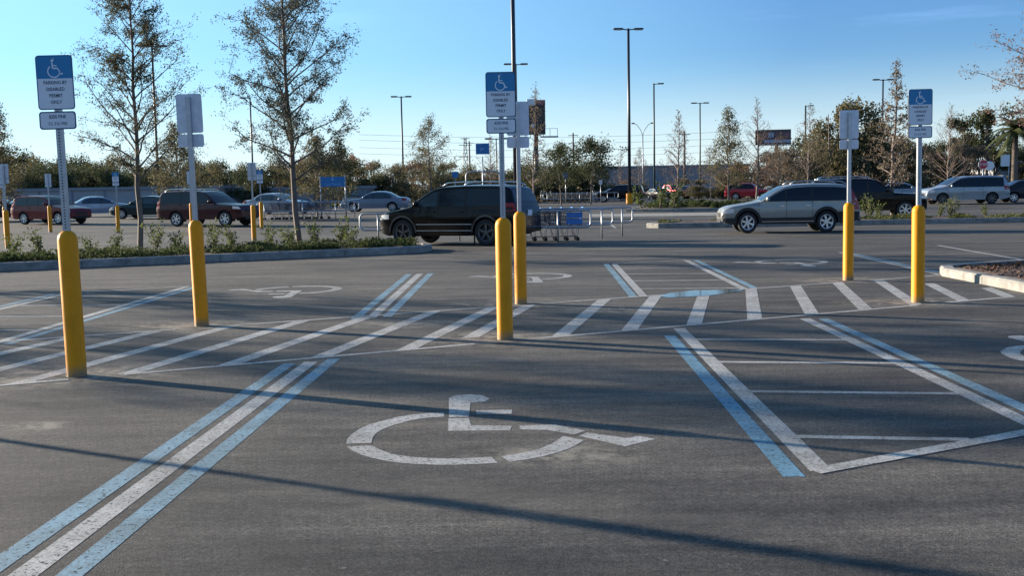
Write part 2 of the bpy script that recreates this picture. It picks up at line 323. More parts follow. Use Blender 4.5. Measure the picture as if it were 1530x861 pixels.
# walkway edges and hatching
FV,BV=9.66,12.70
line(wl,row(-6,FV),row(.55,FV),.085,.0033); line(wl,row(1.0,FV),row(4.35,FV),.085,.0033); line(wl,row(5.1,FV),row(10.55,FV),.085,.0033); line(wl,row(11.1,FV+.02),row(12.35,FV+.02),.085,.0033)
line(wl,row(-6,BV),row(1.9,BV),.085,.0033); line(wl,row(2.6,BV),row(6.1,BV),.085,.0033); line(wl,row(6.8,BV),row(12.2,BV),.085,.0033); line(wl,row(12.8,BV),row(14.4,BV),.085,.0033)
for k in range(-7,15):
    u=.18+.865*k; v0,v1=FV+.045,BV-.045; dx=2.42/3.04
    if k==14: v1=10.75
    if k==13: v1=11.75
    if k==5: v0=FV+.45
    a=row(u,v0); b=row(u+(v1-v0)*dx,v1)
    # parallelogram with ends cut along the edge lines
    hw=.108
    P=[row(u-hw,v0),row(u+hw,v0),row(u+hw+(v1-v0)*dx,v1),row(u-hw+(v1-v0)*dx,v1)]
    wl.poly([(x,y,.0020) for x,y in P])
# far bank of accessible bays and far rows
for i in range(9):
    x=-16+i*2.9; line(wl,(x,43.5),(x+.3,49.5),.10)
for i in range(16):
    x=-34+i*2.9; line(wl,(x,70),(x+.3,76),.12)
for i in range(14):
    x=18+i*2.8; line(wl,(x,96),(x+.3,102),.12)
tag(wl.build('white_parking_lines',white),kind='structure'); tag(bl.build('blue_parking_lines',blue),kind='structure'); tag(bl2.build('bright_blue_parking_line',blue2),kind='structure')
# ---- wheelchair symbols
ICON=[[(-.486,7.777),(-.446,7.09),(-.31,7.09),(-.318,7.584),(-.214,7.613),(-.18,7.728),(-.239,7.856),(-.34,7.896),(-.438,7.874)],
[(-.447,7.055),(-.427,6.675),(-.028,6.658),(-.017,6.787),(-.284,6.825),(-.309,7.055)],
[(-.269,7.31),(-.015,7.305),(-.015,7.173),(-.261,7.177)],
[(.034,6.798),(.261,6.803),(.454,6.612),(.372,6.509),(.204,6.654),(.033,6.676)],
[(.403,6.471),(.458,6.56),(.689,6.392),(.775,6.441),(.861,6.351),(.657,6.178)]]
ARCS=[([(-.488,7.249),(-.60,7.24),(-.696,7.205),(-.80,7.13),(-.88,7.03),(-.96,6.92),(-1.01,6.79),(-1.043,6.621),(-1.048,6.49),(-1.035,6.373)],[(-.48,7.11),(-.55,7.10),(-.612,7.079),(-.69,7.03),(-.755,6.94),(-.81,6.86),(-.859,6.756),(-.885,6.66),(-.893,6.53),(-.882,6.382)]),
([(-1.020,6.304),(-.97,6.19),(-.904,6.093),(-.83,6.01),(-.745,5.942),(-.66,5.89),(-.56,5.85),(-.436,5.825),(-.33,5.818),(-.21,5.828),(-.097,5.846)],[(-.861,6.313),(-.835,6.25),(-.79,6.18),(-.735,6.11),(-.67,6.055),(-.60,6.02),(-.52,5.99),(-.416,5.969),(-.33,5.963),(-.23,5.97),(-.137,5.985)]),
([(-.031,5.865),(.07,5.91),(.16,5.975),(.25,6.06),(.34,6.175),(.424,6.35)],[(-.081,5.994),(-.01,6.03),(.07,6.08),(.15,6.165),(.225,6.28),(.305,6.478)])]
def icon(tf,label):
    mb=MB()
    def T(p): x,y=tf(p); return (x,y,.0016)
    for p in ICON:
        bm=[T(q) for q in p]; mb.poly(bm)
    for o,i in ARCS:
        for k in range(len(o)-1): mb.poly([T(o[k]),T(i[k]),T(i[k+1]),T(o[k+1])])
    # keep normals up
    for n_,f in enumerate(mb.f):
        a,b,c=[Vector(mb.v[i]) for i in f[:3]]; s=0
        P=[mb.v[i] for i in f]; s=sum(P[i][0]*P[(i+1)%len(P)][1]-P[(i+1)%len(P)][0]*P[i][1] for i in range(len(P)))
        if s<0: mb.f[n_]=tuple(reversed(f))
    tag(mb.build('painted_wheelchair_symbol',white),label,'pavement marking','wheelchair symbols painted in the bays')
icon(lambda p:p,'large white wheelchair symbol on the asphalt in the nearest bay')
icon(lambda p:(p[0]+5.40,p[1]+2.60),'white wheelchair symbol cut by the right edge of the photo')
icon(lambda p:(-3.84-p[0],23.76-p[1]),'white upside down wheelchair symbol in the bay left of the far triple stripe')
icon(lambda p:(.05-p[0],25.68-p[1]),'white upside down wheelchair symbol partly behind the middle yellow bollards')
icon(lambda p:(5.43-p[0],28.18-p[1]),'white upside down wheelchair symbol behind the striped access aisle at right')
# ---- puddle
pm=mat('still_water',(.02,.022,.025),.06,spec=.5)
pb=MB(); pts=[(2.11,15.05),(2.22,14.86),(2.5,14.93),(2.78,15.03),(3.0,15.2),(3.3,15.5),(3.42,15.68),(3.5,15.86),(3.35,15.92),(3.1,15.88),(2.95,15.84),(2.75,15.86),(2.5,15.66),(2.33,15.52),(2.2,15.25)]
pb.poly([(x,y,.004) for x,y in pts]); tag(pb.build('puddle',pm),kind='structure')
# ------------------------------------------------ islands
def offset(poly,d):
    out=[]; n=len(poly)
    for i in range(n):
        a,b,c=Vector(poly[i-1]),Vector(poly[i]),Vector(poly[(i+1)%n]); e1=(b-a).normalized(); e2=(c-b).normalized()
        n1=Vector((-e1.y,e1.x)); n2=Vector((-e2.y,e2.x)); k=(n1+n2); k/=max(.3,k.length_squared/2); out.append((b.x+k.x*d,b.y+k.y*d))
    return out
def island(name,poly,label,kw=.18,kh=.18,fill=mulch,lift=.02):
    area=sum(poly[i][0]*poly[(i+1)%len(poly)][1]-poly[(i+1)%len(poly)][0]*poly[i][1] for i in range(len(poly)))
    if area<0: poly=poly[::-1]
    inn=offset(poly,kw); i0=offset(poly,.03); mb=MB(); n=len(poly)
    for i in range(n):
        j=(i+1)%n; z0=gz(*poly[i]); z1=gz(*poly[j])
        L=(Vector(poly[j])-Vector(poly[i])).length; k=max(1,int(L/1.5))
        for t in range(k):
            def lp(p,q,f): return (p[0]+(q[0]-p[0])*f,p[1]+(q[1]-p[1])*f)
            fa,fb=t/k,(t+1)/k
            o1,o2=lp(poly[i],poly[j],fa),lp(poly[i],poly[j],fb); a1,a2=lp(i0[i],i0[j],fa),lp(i0[i],i0[j],fb); b1,b2=lp(inn[i],inn[j],fa),lp(inn[i],inn[j],fb)
            za,zb=z0+(z1-z0)*fa,z0+(z1-z0)*fb
            if t%2==1 and L>3:
                d_=(Vector(o2)-Vector(o1)).normalized()*.012; nn=Vector((d_.y,-d_.x)).normalized()*.003; q1=(o1[0]+nn.x,o1[1]+nn.y); q2=(q1[0]+d_.x,q1[1]+d_.y)
                mb.poly([(*q1,za),(*q2,za),(*q2,za+kh-.03),(*q1,za+kh-.03)],1); mb.poly([(*a1,za+kh+.003),(a1[0]+d_.x,a1[1]+d_.y,za+kh+.003),(b1[0]+d_.x,b1[1]+d_.y,za+kh+.003),(*b1,za+kh+.003)],1)
            mb.poly([(*o1,za-.02),(*o2,zb-.02),(*o2,zb+kh-.03),(*o1,za+kh-.03)],0,True)
            mb.poly([(*o1,za+kh-.03),(*o2,zb+kh-.03),(*a2,zb+kh),(*a1,za+kh)],0,True)
            mb.poly([(*a1,za+kh),(*a2,zb+kh),(*b2,zb+kh),(*b1,za+kh)],0)
            mb.poly([(*b1,za+kh),(*b2,zb+kh),(*b2,zb),(*b1,za)],0)
    k=mb.build(name+'_kerb',[concrete,black]); tag(k,kind='structure')
    bm=bmesh.new(); vs=[bm.verts.new((x,y,gz(x,y)+kh-.05)) for x,y in inn]; f=bm.faces.new(vs)
    bmesh.ops.triangulate(bm,faces=[f]); bmesh.ops.subdivide_edges(bm,edges=bm.edges,cuts=5,use_grid_fill=True)
    r=random.Random(3)
    for v in bm.verts:
        if not v.is_boundary: v.co.z+=lift+r.uniform(0,.035)
    me=bpy.data.meshes.new(name+'_bed'); bm.to_mesh(me); bm.free(); me.materials.append(fill); o=bpy.data.objects.new(name+'_bed',me); COL.objects.link(o); tag(o,kind='structure')
    return inn
ISL_L=[row(-12,26.0),row(9.6,25.75),row(10.3,25.9),row(10.75,26.5),row(10.9,27.2),row(10.6,28.0),row(9.6,28.5),row(-12,29.2)]
island('left_island',ISL_L,'')
ISL_R=[(7.10,10.5),(7.15,14.5),(7.20,17.6),(7.42,18.25),(8.0,18.65),(10.2,19.7),(14,21.6),(14,10.5)]
island('right_island',ISL_R,'',kw=.19,kh=.14)
ISL_M=[(5.5,42.9),(5.9,42.3),(7,42.05),(20,41.6),(27,41.2),(27.5,42),(24,44.4),(18,46.3),(8,45.6),(6,44.2)]
island('middle_island',ISL_M,'',kh=.2,kw=.18)
ISL_B=[at(935,63)[:2],at(1010,61.5),at(1110,61),at(1140,62),at(1130,66),at(1040,70),at(960,68)]
island('back_island',ISL_B,'',kw=.3)
ISL_C=[at(160,100),at(470,97),at(560,99),at(560,104),at(150,106)]
island('far_left_island',ISL_C,'',kw=.2)
# concrete gutter strip left of the back island
g=MB(); a,b,c,d=at(880,56),at(1120,55),at(1120,59),at(880,60)
g.poly([(*p,gz(*p)+.012) for p in(a,b,c,d)]); tag(g.build('concrete_gutter',concrete),kind='structure')
# ------------------------------------------------ planting
lg=leafmat('shrub_leaf',(.05,.075,.022),(.16,.19,.06)); lg2=leafmat('ground_cover_leaf',(.03,.045,.018),(.09,.11,.04)); lgrass=leafmat('grass_blade',(.07,.09,.03),(.15,.15,.06))
def inside(p,poly):
    x,y=p; c=False
    for i in range(len(poly)):
        x1,y1=poly[i]; x2,y2=poly[i-1]
        if (y1>y)!=(y2>y) and x<(x2-x1)*(y-y1)/(y2-y1)+x1: c=not c
    return c
def cover(name,poly,n,h,size,m,label_seed,dens=lambda x,y:1,asp=.4,cd=.55):
    r=random.Random(label_seed); x0,x1=min(p[0] for p in poly),max(p[0] for p in poly); y0,y1=min(p[1] for p in poly),max(p[1] for p in poly); inn=offset(poly if sum(poly[i][0]*poly[(i+1)%len(poly)][1]-poly[(i+1)%len(poly)][0]*poly[i][1] for i in range(len(poly)))>0 else poly[::-1],.35)
    cl=[(r.uniform(x0,x1),r.uniform(y0,y1),r.uniform(.3,.7)) for _ in range(int((x1-x0)*(y1-y0)*cd)+3)]
    mb=MB(); k=0; tries=0
    while k<n and tries<n*30:
        tries+=1; c=r.choice(cl); a=r.uniform(0,6.283); q=c[2]*math.sqrt(r.random()); p=(c[0]+q*math.cos(a),c[1]+q*math.sin(a))
        if not inside(p,inn) or r.random()>dens(*p): continue
        hh=h*(1-(q/c[2])**2*.6)*r.random()
        mb.leaf((p[0],p[1],gz(*p)+.12+hh),size*r.uniform(.6,1.3),r,asp=asp); k+=1
    return tag(mb.build(name,m),kind='stuff')
cover('low_ground_cover',ISL_L,36000,.27,.045,lg2,1,cd=2.2)
cover('grass_tufts',ISL_M,9000,.22,.06,lgrass,2)
cover('low_ground_cover',ISL_B,7000,.45,.09,lg2,3)
cover('low_ground_cover',ISL_C,1800,.5,.22,lg2,4)
cover('bark_chips',ISL_R,16000,.035,.028,leafmat('bark_chip',(.05,.028,.02),(.17,.10,.07),0),5,cd=6,asp=.5)
cover('bark_chips',ISL_M,9000,.03,.05,_m['bark_chip'],6,cd=4,asp=.5)
def shrub_mesh(seed,h,nst,leaf=.05,nl=26,spread=.35):
    r=random.Random(seed); st=MB(); lf=MB()
    for i in range(nst):
        a=r.uniform(0,6.28); d=r.uniform(.05,spread); hh=h*r.uniform(.55,1); p=[(0,0,0),(d*.4*math.cos(a),d*.4*math.sin(a),hh*.45),(d*math.cos(a),d*math.sin(a),hh)]
        st.tube(p,[.010,.008,.004],4,cap=False)
        for k in range(nl):
            t=r.uniform(.25,1.05); x=d*t*math.cos(a)+r.gauss(0,.05); y=d*t*math.sin(a)+r.gauss(0,.05); lf.leaf((x,y,hh*t+r.gauss(0,.03)),leaf*r.uniform(.7,1.3),r,asp=.42)
    return st,lf
def shrub(seed,h,nst,label,group,leaf=.05,nl=26,spread=.35):
    st,lf=shrub_mesh(seed,h,nst,leaf,nl,spread); t=thing('leafy_shrub',label,'shrub',group=group)
    a=st.build('stem',twigm,t); b=lf.build('foliage',lg,t); KIDS[t.name]=[a,b]; return t
GS='young shrubs on the left planting island'
S=[shrub(11,.75,7,'x',GS),shrub(12,.62,6,'x',GS),shrub(13,.85,8,'x',GS)]
spots=[(20,26.2,1,'young leafy shrub at the far left end of the planting island'),(62,26.4,0,'thin shrub left of the nearest bollard on the planting island'),(136,27,1,'low wispy shrub just right of the nearest left bollard'),(168,27.2,0,'leafy shrub in front of the small far bollard left of the first tree'),
(232,27.8,2,'tall leafy shrub just right of the left tree trunk'),(262,28,1,'leafy shrub below the tailgate of the maroon vehicle'),(318,27.7,2,'leafy shrub right behind the second bollard from the left'),(350,28,0,'leafy shrub below the front wheel of the maroon vehicle'),
(402,28.4,2,'full green shrub beside the small twin bollards on the island'),(432,28.9,1,'small shrub just left of the second tree trunk'),(470,28.9,2,'bushy shrub just right of the second tree trunk'),(505,29.3,0,'leafy shrub between the second tree and the tube rail'),(520,29.0,1,'tall shoot on the planting island nearest the black car')]
used=set()
for px,d,k,lab in spots:
    x,y=at(px,d); z=.12
    if k not in used: o=S[k]; used.add(k); o.location=(x,y,z); o['label']=lab
    else: o=copy_tree(S[k],loc=(x,y,z),rz=rnd.uniform(0,6),scale=rnd.uniform(.85,1.12),label=lab)
for px,d,s,lab in((958,62.5,1.9,'dry shrub in front of the dark truck on the back island'),(985,63,2.2,'olive shrub left of the bare tree on the back island'),(1004,64,2.0,'low shrub touching the bare tree trunk on the back island'),(1255,44.2,1.1,'grey green shrub beside the yellow bollard behind the silver wagon'),(1298,44.3,1.25,'shrub left of the bare tree on the middle island'),(1310,44.5,.9,'small shrub under the front of the dark truck at right'),(1400,44.3,.9,'shrub right of the tallest right sign post on the middle island'),(1418,44.2,1.1,'shrub below the front wheel of the silver minivan'),(1470,44.0,.7,'low shrub at the right end of the middle island')):
    x,y=at(px,d); copy_tree(S[rnd.randrange(3)],loc=(x,y,gz(x,y)+.12),rz=rnd.uniform(0,6),scale=s,label=lab,group='shrubs on the middle and back islands')
# ------------------------------------------------ sign posts
def rrect(w,h,r,n=5):
    P=[]
    for cx,cz,a0 in((w/2-r,h/2-r,0),(-w/2+r,h/2-r,90),(-w/2+r,-h/2+r,180),(w/2-r,-h/2+r,270)):
        for i in range(n+1):
            a=R(a0+90*i/n); P.append((cx+r*math.cos(a),cz+r*math.sin(a)))
    return P
signblue=mat('sign_blue',(.008,.20,.43),.4); signwhite=mat('sign_white',(.74,.76,.80),.45); signink=mat('sign_ink',(.03,.05,.09),.5); signsym=mat('sign_symbol_white',(.75,.79,.84),.4); teal=mat('sign_border',(.03,.10,.17),.45); hole=mat('hole_dark',(.02,.02,.025),.8)
def plate(mb,w,h,r,cz,y0,th,mi_face,mi_back):
    P=rrect(w,h,r); n=len(P)
    mb.poly([(x,y0,cz+z) for x,z in reversed(P)],mi_face); mb.poly([(x,y0+th,cz+z) for x,z in P],mi_back)
    for i in range(n):
        a,b=P[i],P[(i+1)%n]; mb.poly([(a[0],y0,cz+a[1]),(b[0],y0,cz+b[1]),(b[0],y0+th,cz+b[1]),(a[0],y0+th,cz+a[1])],mi_back)
def disabled_sign(label,loc,rz=0,detail=True,group=None,H=2.75):
    t=thing('accessible_parking_sign',label,'parking sign',loc,rz,group); kids=[]
    b=MB(); rr=.083
    b.lathe([(rr+.002,0),(rr,.01),(rr,1.185),(rr*.97,1.205),(rr*.86,1.230),(rr*.66,1.250),(rr*.50,1.258),(.034,1.264)],24,sm=True); kids.append(b.build('bollard',yellow,t,sharp=R(45)))
    p=MB(); w=.052; p.box(0,0,(1.25+H)/2-.02,w,w,H-1.25-.04)
    if detail:
        for i in range(56):
            z=1.29+i*.0254
            if z>H-.1: break
            for q,(x,y) in enumerate(((0,-1),)):
                p.box(0,-w/2-.0005,z,.011,.002,.011,1)
    kids.append(p.build('pole',[galv,hole],t))
    zt_=H-.2285; y0=-w/2-.006
    s=MB(); plate(s,.305,.457,.028,zt_,y0,.003,0,1)
    # white lower field and blue upper field as raised sheets inside a dark border
    def sheet(mb,P,y,mi): mb.poly([(x,y,z) for x,z in reversed(P)],mi)
    inner=[(x,z) for x,z in rrect(.287,.439,.022)]
    split=H-.195
    up=[(x,zt_+z) for x,z in inner if zt_+z>split]; lo=[(x,zt_+z) for x,z in inner if zt_+z<=split]
    up=up+[(-.1435,split),(.1435,split)]
    up=[(.1435,split)]+[p_ for p_ in up[:-2]]+[(-.1435,split)]
    lo=[(-.1435,split-.0005)]+lo+[(.1435,split-.0005)]
    sheet(s,up,y0-.0012,2); sheet(s,lo,y0-.0012,3)
    panel=s.build('sign_panel',[teal,alu,signblue,signwhite],t); kids.append(panel)
    f=MB(); zp=H-.457-.014-.076; plate(f,.305,.152,.026,zp,y0,.003,0,1); sheet(f,[(x,zp+z) for x,z in rrect(.283,.130,.02)],y0-.0012,2)
    fine=f.build('fine_plate',[teal,alu,signwhite],t); kids.append(fine)
    if detail:
        # wheelchair emblem
        e=MB(); cx,cz=.0,H-.118; y=y0-.0026
        def T3(pts,w_):
            for a,b_ in zip(pts,pts[1:]):
                A=Vector((a[0],0,a[1])); B=Vector((b_[0],0,b_[1])); d=(B-A).normalized(); n=Vector((-d.z,0,d.x))*w_/2
                e.poly([(cx+q.x,y,cz+q.z) for q in(A-n,B-n,B+n,A+n)][::1])
        arc=[(.052*.95*math.cos(R(a))-.004,.050*math.sin(R(a))-.018) for a in range(125,371,15)]
        T3(arc,.0095); T3([(-.016,.058),(-.012,.008),(.030,.006)],.0115); T3([(.030,.007),(.050,-.042),(.070,-.036)],.0105); T3([(-.012,.030),(.022,.029)],.0085)
        e.disc(cx-.013,cz+.072,.0115,y,12)
        kids.append(e.build('symbol',signsym,panel))
        for i,tx in enumerate(('PARKING BY','DISABLED','PERMIT','ONLY')): textmesh('lettering',tx,.040,signink,panel,(0,y0-.0026,split-.036-i*.0545),bold=.0006,sx=.86)
        textmesh('lettering','$250 FINE',.040,signink,fine,(0,y0-.0026,zp+.030),bold=.0006,sx=.82); textmesh('lettering','F.S. 316.1955',.036,signink,fine,(0,y0-.0026,zp-.028),bold=.0004,sx=.80)
        for z in(H-.03,H-.40): bo=MB(); bo.disc(0,z,.007,y0-.0034,8); bo.build('bolt',galv,panel)
    KIDS[t.name]=list(t.children); return t
GP='yellow bollards with accessible parking signs'
proto=disabled_sign('yellow bollard with blue parking sign nearest the camera at far left',(POSTS[0][0],POSTS[0][1],0),R(4),True,GP)
bpy.context.view_layer.update()
for o in bpy.data.objects:
    if o.parent is not None: KIDS.setdefault(o.parent.name,[])
KIDS.clear()
def place_sign(x,y,rz,label,tilt=(0,0)):
    o=copy_tree(proto,loc=(x,y,gz(x,y)),label=label,group=GP); o.rotation_euler=(tilt[0],tilt[1],rz); return o
proto.rotation_euler=(0,R(-.8),R(4))
place_sign(-.08,10.92,R(0),'middle yellow bollard with blue parking sign in front of the black car')
place_sign(5.29,13.69,R(-2),'yellow bollard with blue parking sign nearest the right edge',(0,R(-.4)))
place_sign(-3.72,12.55,R(180),'yellow bollard whose parking sign shows its grey back, second from left',(0,R(1)))
place_sign(.12,14.41,R(183),'yellow bollard with the sign back half hidden behind the middle blue sign')
place_sign(5.48,17.14,R(178),'yellow bollard with grey sign back just right of the silver wagon')
place_sign(-9.1,9.78,R(178),'yellow bollard with sign out of frame at left, casting the nearest shadow')
for px,d,rz,lab in((11,34.5,176,'yellow bollard with tall grey sign back at the left edge beyond the island'),(9,49,2,'small blue topped parking sign behind the left edge bollard'),(76,50,178,'small pale sign back on bollard in front of the red car'),(177,48,2,'small blue topped parking sign in front of the white sedan'),
    (287,50,178,'small bollard just behind the second big bollard from the left'),(379,37.5,178,'grey sign back on bollard at the nose of the maroon vehicle, left of two'),(391,50,2,'small blue parking sign right of the twin bollards'),(10,44,2,'x')):
    if lab=='x': continue
    x,y=at(px,d); place_sign(x,y,R(rz),lab)
# ------------------------------------------------ cars
def interp(P,s):
    if s<=P[0][0]: return P[0][1]
    for (a,za),(b,zb) in zip(P,P[1:]):
        if s<=b: return za+(zb-za)*(s-a)/(b-a) if b>a else zb
    return P[-1][1]
class CarShape:
    def __init__(c,L,W,top,belt,axles,wr,sill=.26,tumble=.24,rfront=.55,rrear=.45):
        c.L,c.W,c.top,c.belt,c.ax,c.wr,c.sill,c.tum=L,W,top,belt,axles,wr,sill,tumble; c.rf,c.rr=rfront,rrear
    def ztop(c,s):
        h=.05; return (interp(c.top,max(0,s-h))+2*interp(c.top,s)+interp(c.top,min(c.L,s+h)))/4
    def plan(c,s):
        w=c.W/2
        if s<c.rf: w*=1-.17*((c.rf-s)/c.rf)**2.4
        if s>c.L-c.rr: w*=1-.08*((s-c.L+c.rr)/c.rr)**2.6
        return w
    def hw(c,s,z):
        w=c.plan(s); b=c.belt
        if z>b: return w-c.tum*(z-b)-.08*(z-b)**2
        return w-.07*((b-.22-z)/b)**2-.022*max(0,min(1,(z-(b-.13))/.04))-.018*max(0,min(1,((b-.42)-z)/.03))
    def zbot(c,s):
        z=c.sill
        if s<.35: z+=.10*(1-s/.35)
        if s>c.L-.4: z+=.12*(s-c.L+.4)/.4
        for a in c.ax:
            r=c.wr+.065; d=abs(s-a)
            if d<r: z=max(z,c.wr+math.sqrt(r*r-d*d)*1.0)
        return z
    def stations(c):
        S=set([0,.012,.03,.06,.1,.15,.2,.3,.4,c.L-.4,c.L-.3,c.L-.2,c.L-.14,c.L-.09,c.L-.05,c.L-.02,c.L])
        s=.4
        while s<c.L-.4: S.add(round(s,3)); s+=.09
        for a in c.ax:
            r=c.wr+.065
            for k in range(0,13): S.add(round(a+r*math.cos(math.pi*k/12),4))
            S.add(a+r+.002); S.add(a-r-.002)
        for p in c.top: S.add(p[0])
        return sorted(x for x in S if 0<=x<=c.L)
    def X(c,s): return c.L/2-s
    def body(c):
        mb=MB(); St=c.stations(); rings=[]; NZ=9; NA=4; NT=4
        for s in St:
            zb=c.zbot(s); zt_=c.ztop(s); r=min(.075,(zt_-zb)*.3); P=[]
            if zt_<zb+.12: zt_=zb+.12
            zc=zt_-.035-r
            for k in range(NZ+1):
                z=zb+(zc-zb)*k/NZ; P.append((c.hw(s,z),z))
            h0=c.hw(s,zc)
            for k in range(1,NA+1):
                a=math.pi/2*k/NA; P.append((h0-r*(1-math.cos(a)),zc+r*math.sin(a)))
            h1=h0-r
            for k in range(1,NT+1):
                y=h1*(1-k/NT); P.append((y,zt_-.035*(y/h1)**2))
            full=[(y,z) for y,z in P]+[(-y,z) for y,z in reversed(P[:-1])]
            rings.append([(c.X(s),y,z) for y,z in full])
        n=len(rings[0]); vs=sum(rings,[]); fs=[]
        for k in range(len(rings)-1):
            for i in range(n-1): fs.append((k*n+i,k*n+i+1,(k+1)*n+i+1,(k+1)*n+i))
        fs.append(tuple(range(n))); fs.append(tuple(reversed(range((len(rings)-1)*n,len(rings)*n))))
        mb.add(vs,fs,0,True)
        return mb
    def side(c,mb,s0,s1,zlo,zhi,side,off=.004,mi=0,nz=5,ds=.07,flip=False):
        k=max(2,int(abs(s1-s0)/ds)); rows=[]
        for i in range(k+1):
            s=s0+(s1-s0)*i/k; a,b=zlo(s),zhi(s)
            if b-a<.012: b=a+.012 if i not in(0,k) else a+.004
            rows.append([(c.X(s),side*(c.hw(s,a+(b-a)*j/nz)+off),a+(b-a)*j/nz) for j in range(nz+1)])
        vs=sum(rows,[]); fs=[]; m_=nz+1
        for i in range(k):
            for j in range(nz):
                f=(i*m_+j,i*m_+j+1,(i+1)*m_+j+1,(i+1)*m_+j); fs.append(f if side>0 else f[::-1])
        mb.add(vs,fs,mi,True)
    def topsheet(c,mb,s0,s1,margin,off=.006,mi=0,k=8,n=10):
        vs=[]; fs=[]
        for i in range(k+1):
            s=s0+(s1-s0)*i/k; zt_=c.ztop(s); r=.075; h0=c.hw(s,zt_-.035-r)-r; h=h0+r*.3-margin
            sl=(c.ztop(s+.03)-c.ztop(s-.03))/.06; nl=math.hypot(1,sl)
            for j in range(n+1):
                y=h*(1-2*j/n); z=zt_-.035*(y/h0)**2
                vs.append((c.X(s)+off*sl/nl,y,z+off/nl))
        for i in range(k):
            for j in range(n): fs.append((i*(n+1)+j,i*(n+1)+j+1,(i+1)*(n+1)+j+1,(i+1)*(n+1)+j))
        mb.add(vs,[f[::-1] if vs[0][0]<vs[-1][0] else f for f in fs],mi,True)
def car_paint(name,col,metal=.4,rough=.35): return mat(name,col,rough,metal,coat=.5 if metal else .12,spec=.35)
def wheel(t,x,y,r,side,rimm,spokes,detail):
    w=MB(); wd=.22; yo=y
    prof=[(r*.66,-wd/2+.01),(r*.72,-wd/2),(r*.93,-wd/2),(r,-wd/2+.035),(r,wd/2-.035),(r*.93,wd/2),(r*.72,wd/2),(r*.66,wd/2-.01)]
    n=26; vs=[];fs=[]
    for rr,dy in prof: vs+=[(x+rr*math.cos(q*2*math.pi/n),yo+dy,r+rr*math.sin(q*2*math.pi/n)) for q in range(n)]
    for k in range(len(prof)):
        kk=(k+1)%len(prof)
        for i in range(n): fs.append((k*n+i,k*n+(i+1)%n,kk*n+(i+1)%n,kk*n+i))
    w.add(vs,fs,0,True)
    wo=bpy.data.objects.new('wheel',None); COL.objects.link(wo); wo.parent=t
    w.build('tyre',tyre_m,wo,sharp=R(40))
    d=MB(); ys=yo+side*(wd/2-.035)
    # rim ring
    vs=[];fs=[]; pr=[(r*.68,ys+side*.03),(r*.62,ys+side*.035),(r*.585,ys-side*.01),(r*.58,ys-side*.10)]
    for rr,yy in pr: vs+=[(x+rr*math.cos(q*2*math.pi/n),yy,r+rr*math.sin(q*2*math.pi/n)) for q in range(n)]
    for k in range(3):
        for i in range(n): fs.append((k*n+i,k*n+(i+1)%n,(k+1)*n+(i+1)%n,(k+1)*n+i))
    d.add(vs,fs,0,True)
    d.add([(x+r*.6*math.cos(q*2*math.pi/n),ys-side*.06,r+r*.6*math.sin(q*2*math.pi/n)) for q in range(n)],[tuple(range(n))],1)
    for k in range(spokes):
        a=2*math.pi*k/spokes+.3; ca,sa=math.cos(a),math.sin(a); P=[]
        for rr,hwid in((r*.08,.030),(r*.60,.034)):
            for q in(-1,1): P.append((x+rr*ca-q*hwid*sa, r+rr*sa+q*hwid*ca))
        f=[(px,ys+side*.012,pz) for px,pz in P]; bk=[(px,ys-side*.03,pz) for px,pz in P]
        d.add(f+bk,[(0,1,3,2),(0,4,5,1),(2,3,7,6),(0,2,6,4),(1,5,7,3)],0)
    vs=[(x+r*.13*math.cos(q*2*math.pi/12),ys+side*.02,r+r*.13*math.sin(q*2*math.pi/12)) for q in range(12)]; vs+=[(v[0],ys-side*.03,v[2]) for v in vs]
    d.add(vs,[tuple(range(12))]+[(i,(i+1)%12,12+(i+1)%12,12+i) for i in range(12)],0)
    d.build('rim',[rimm,black],wo)
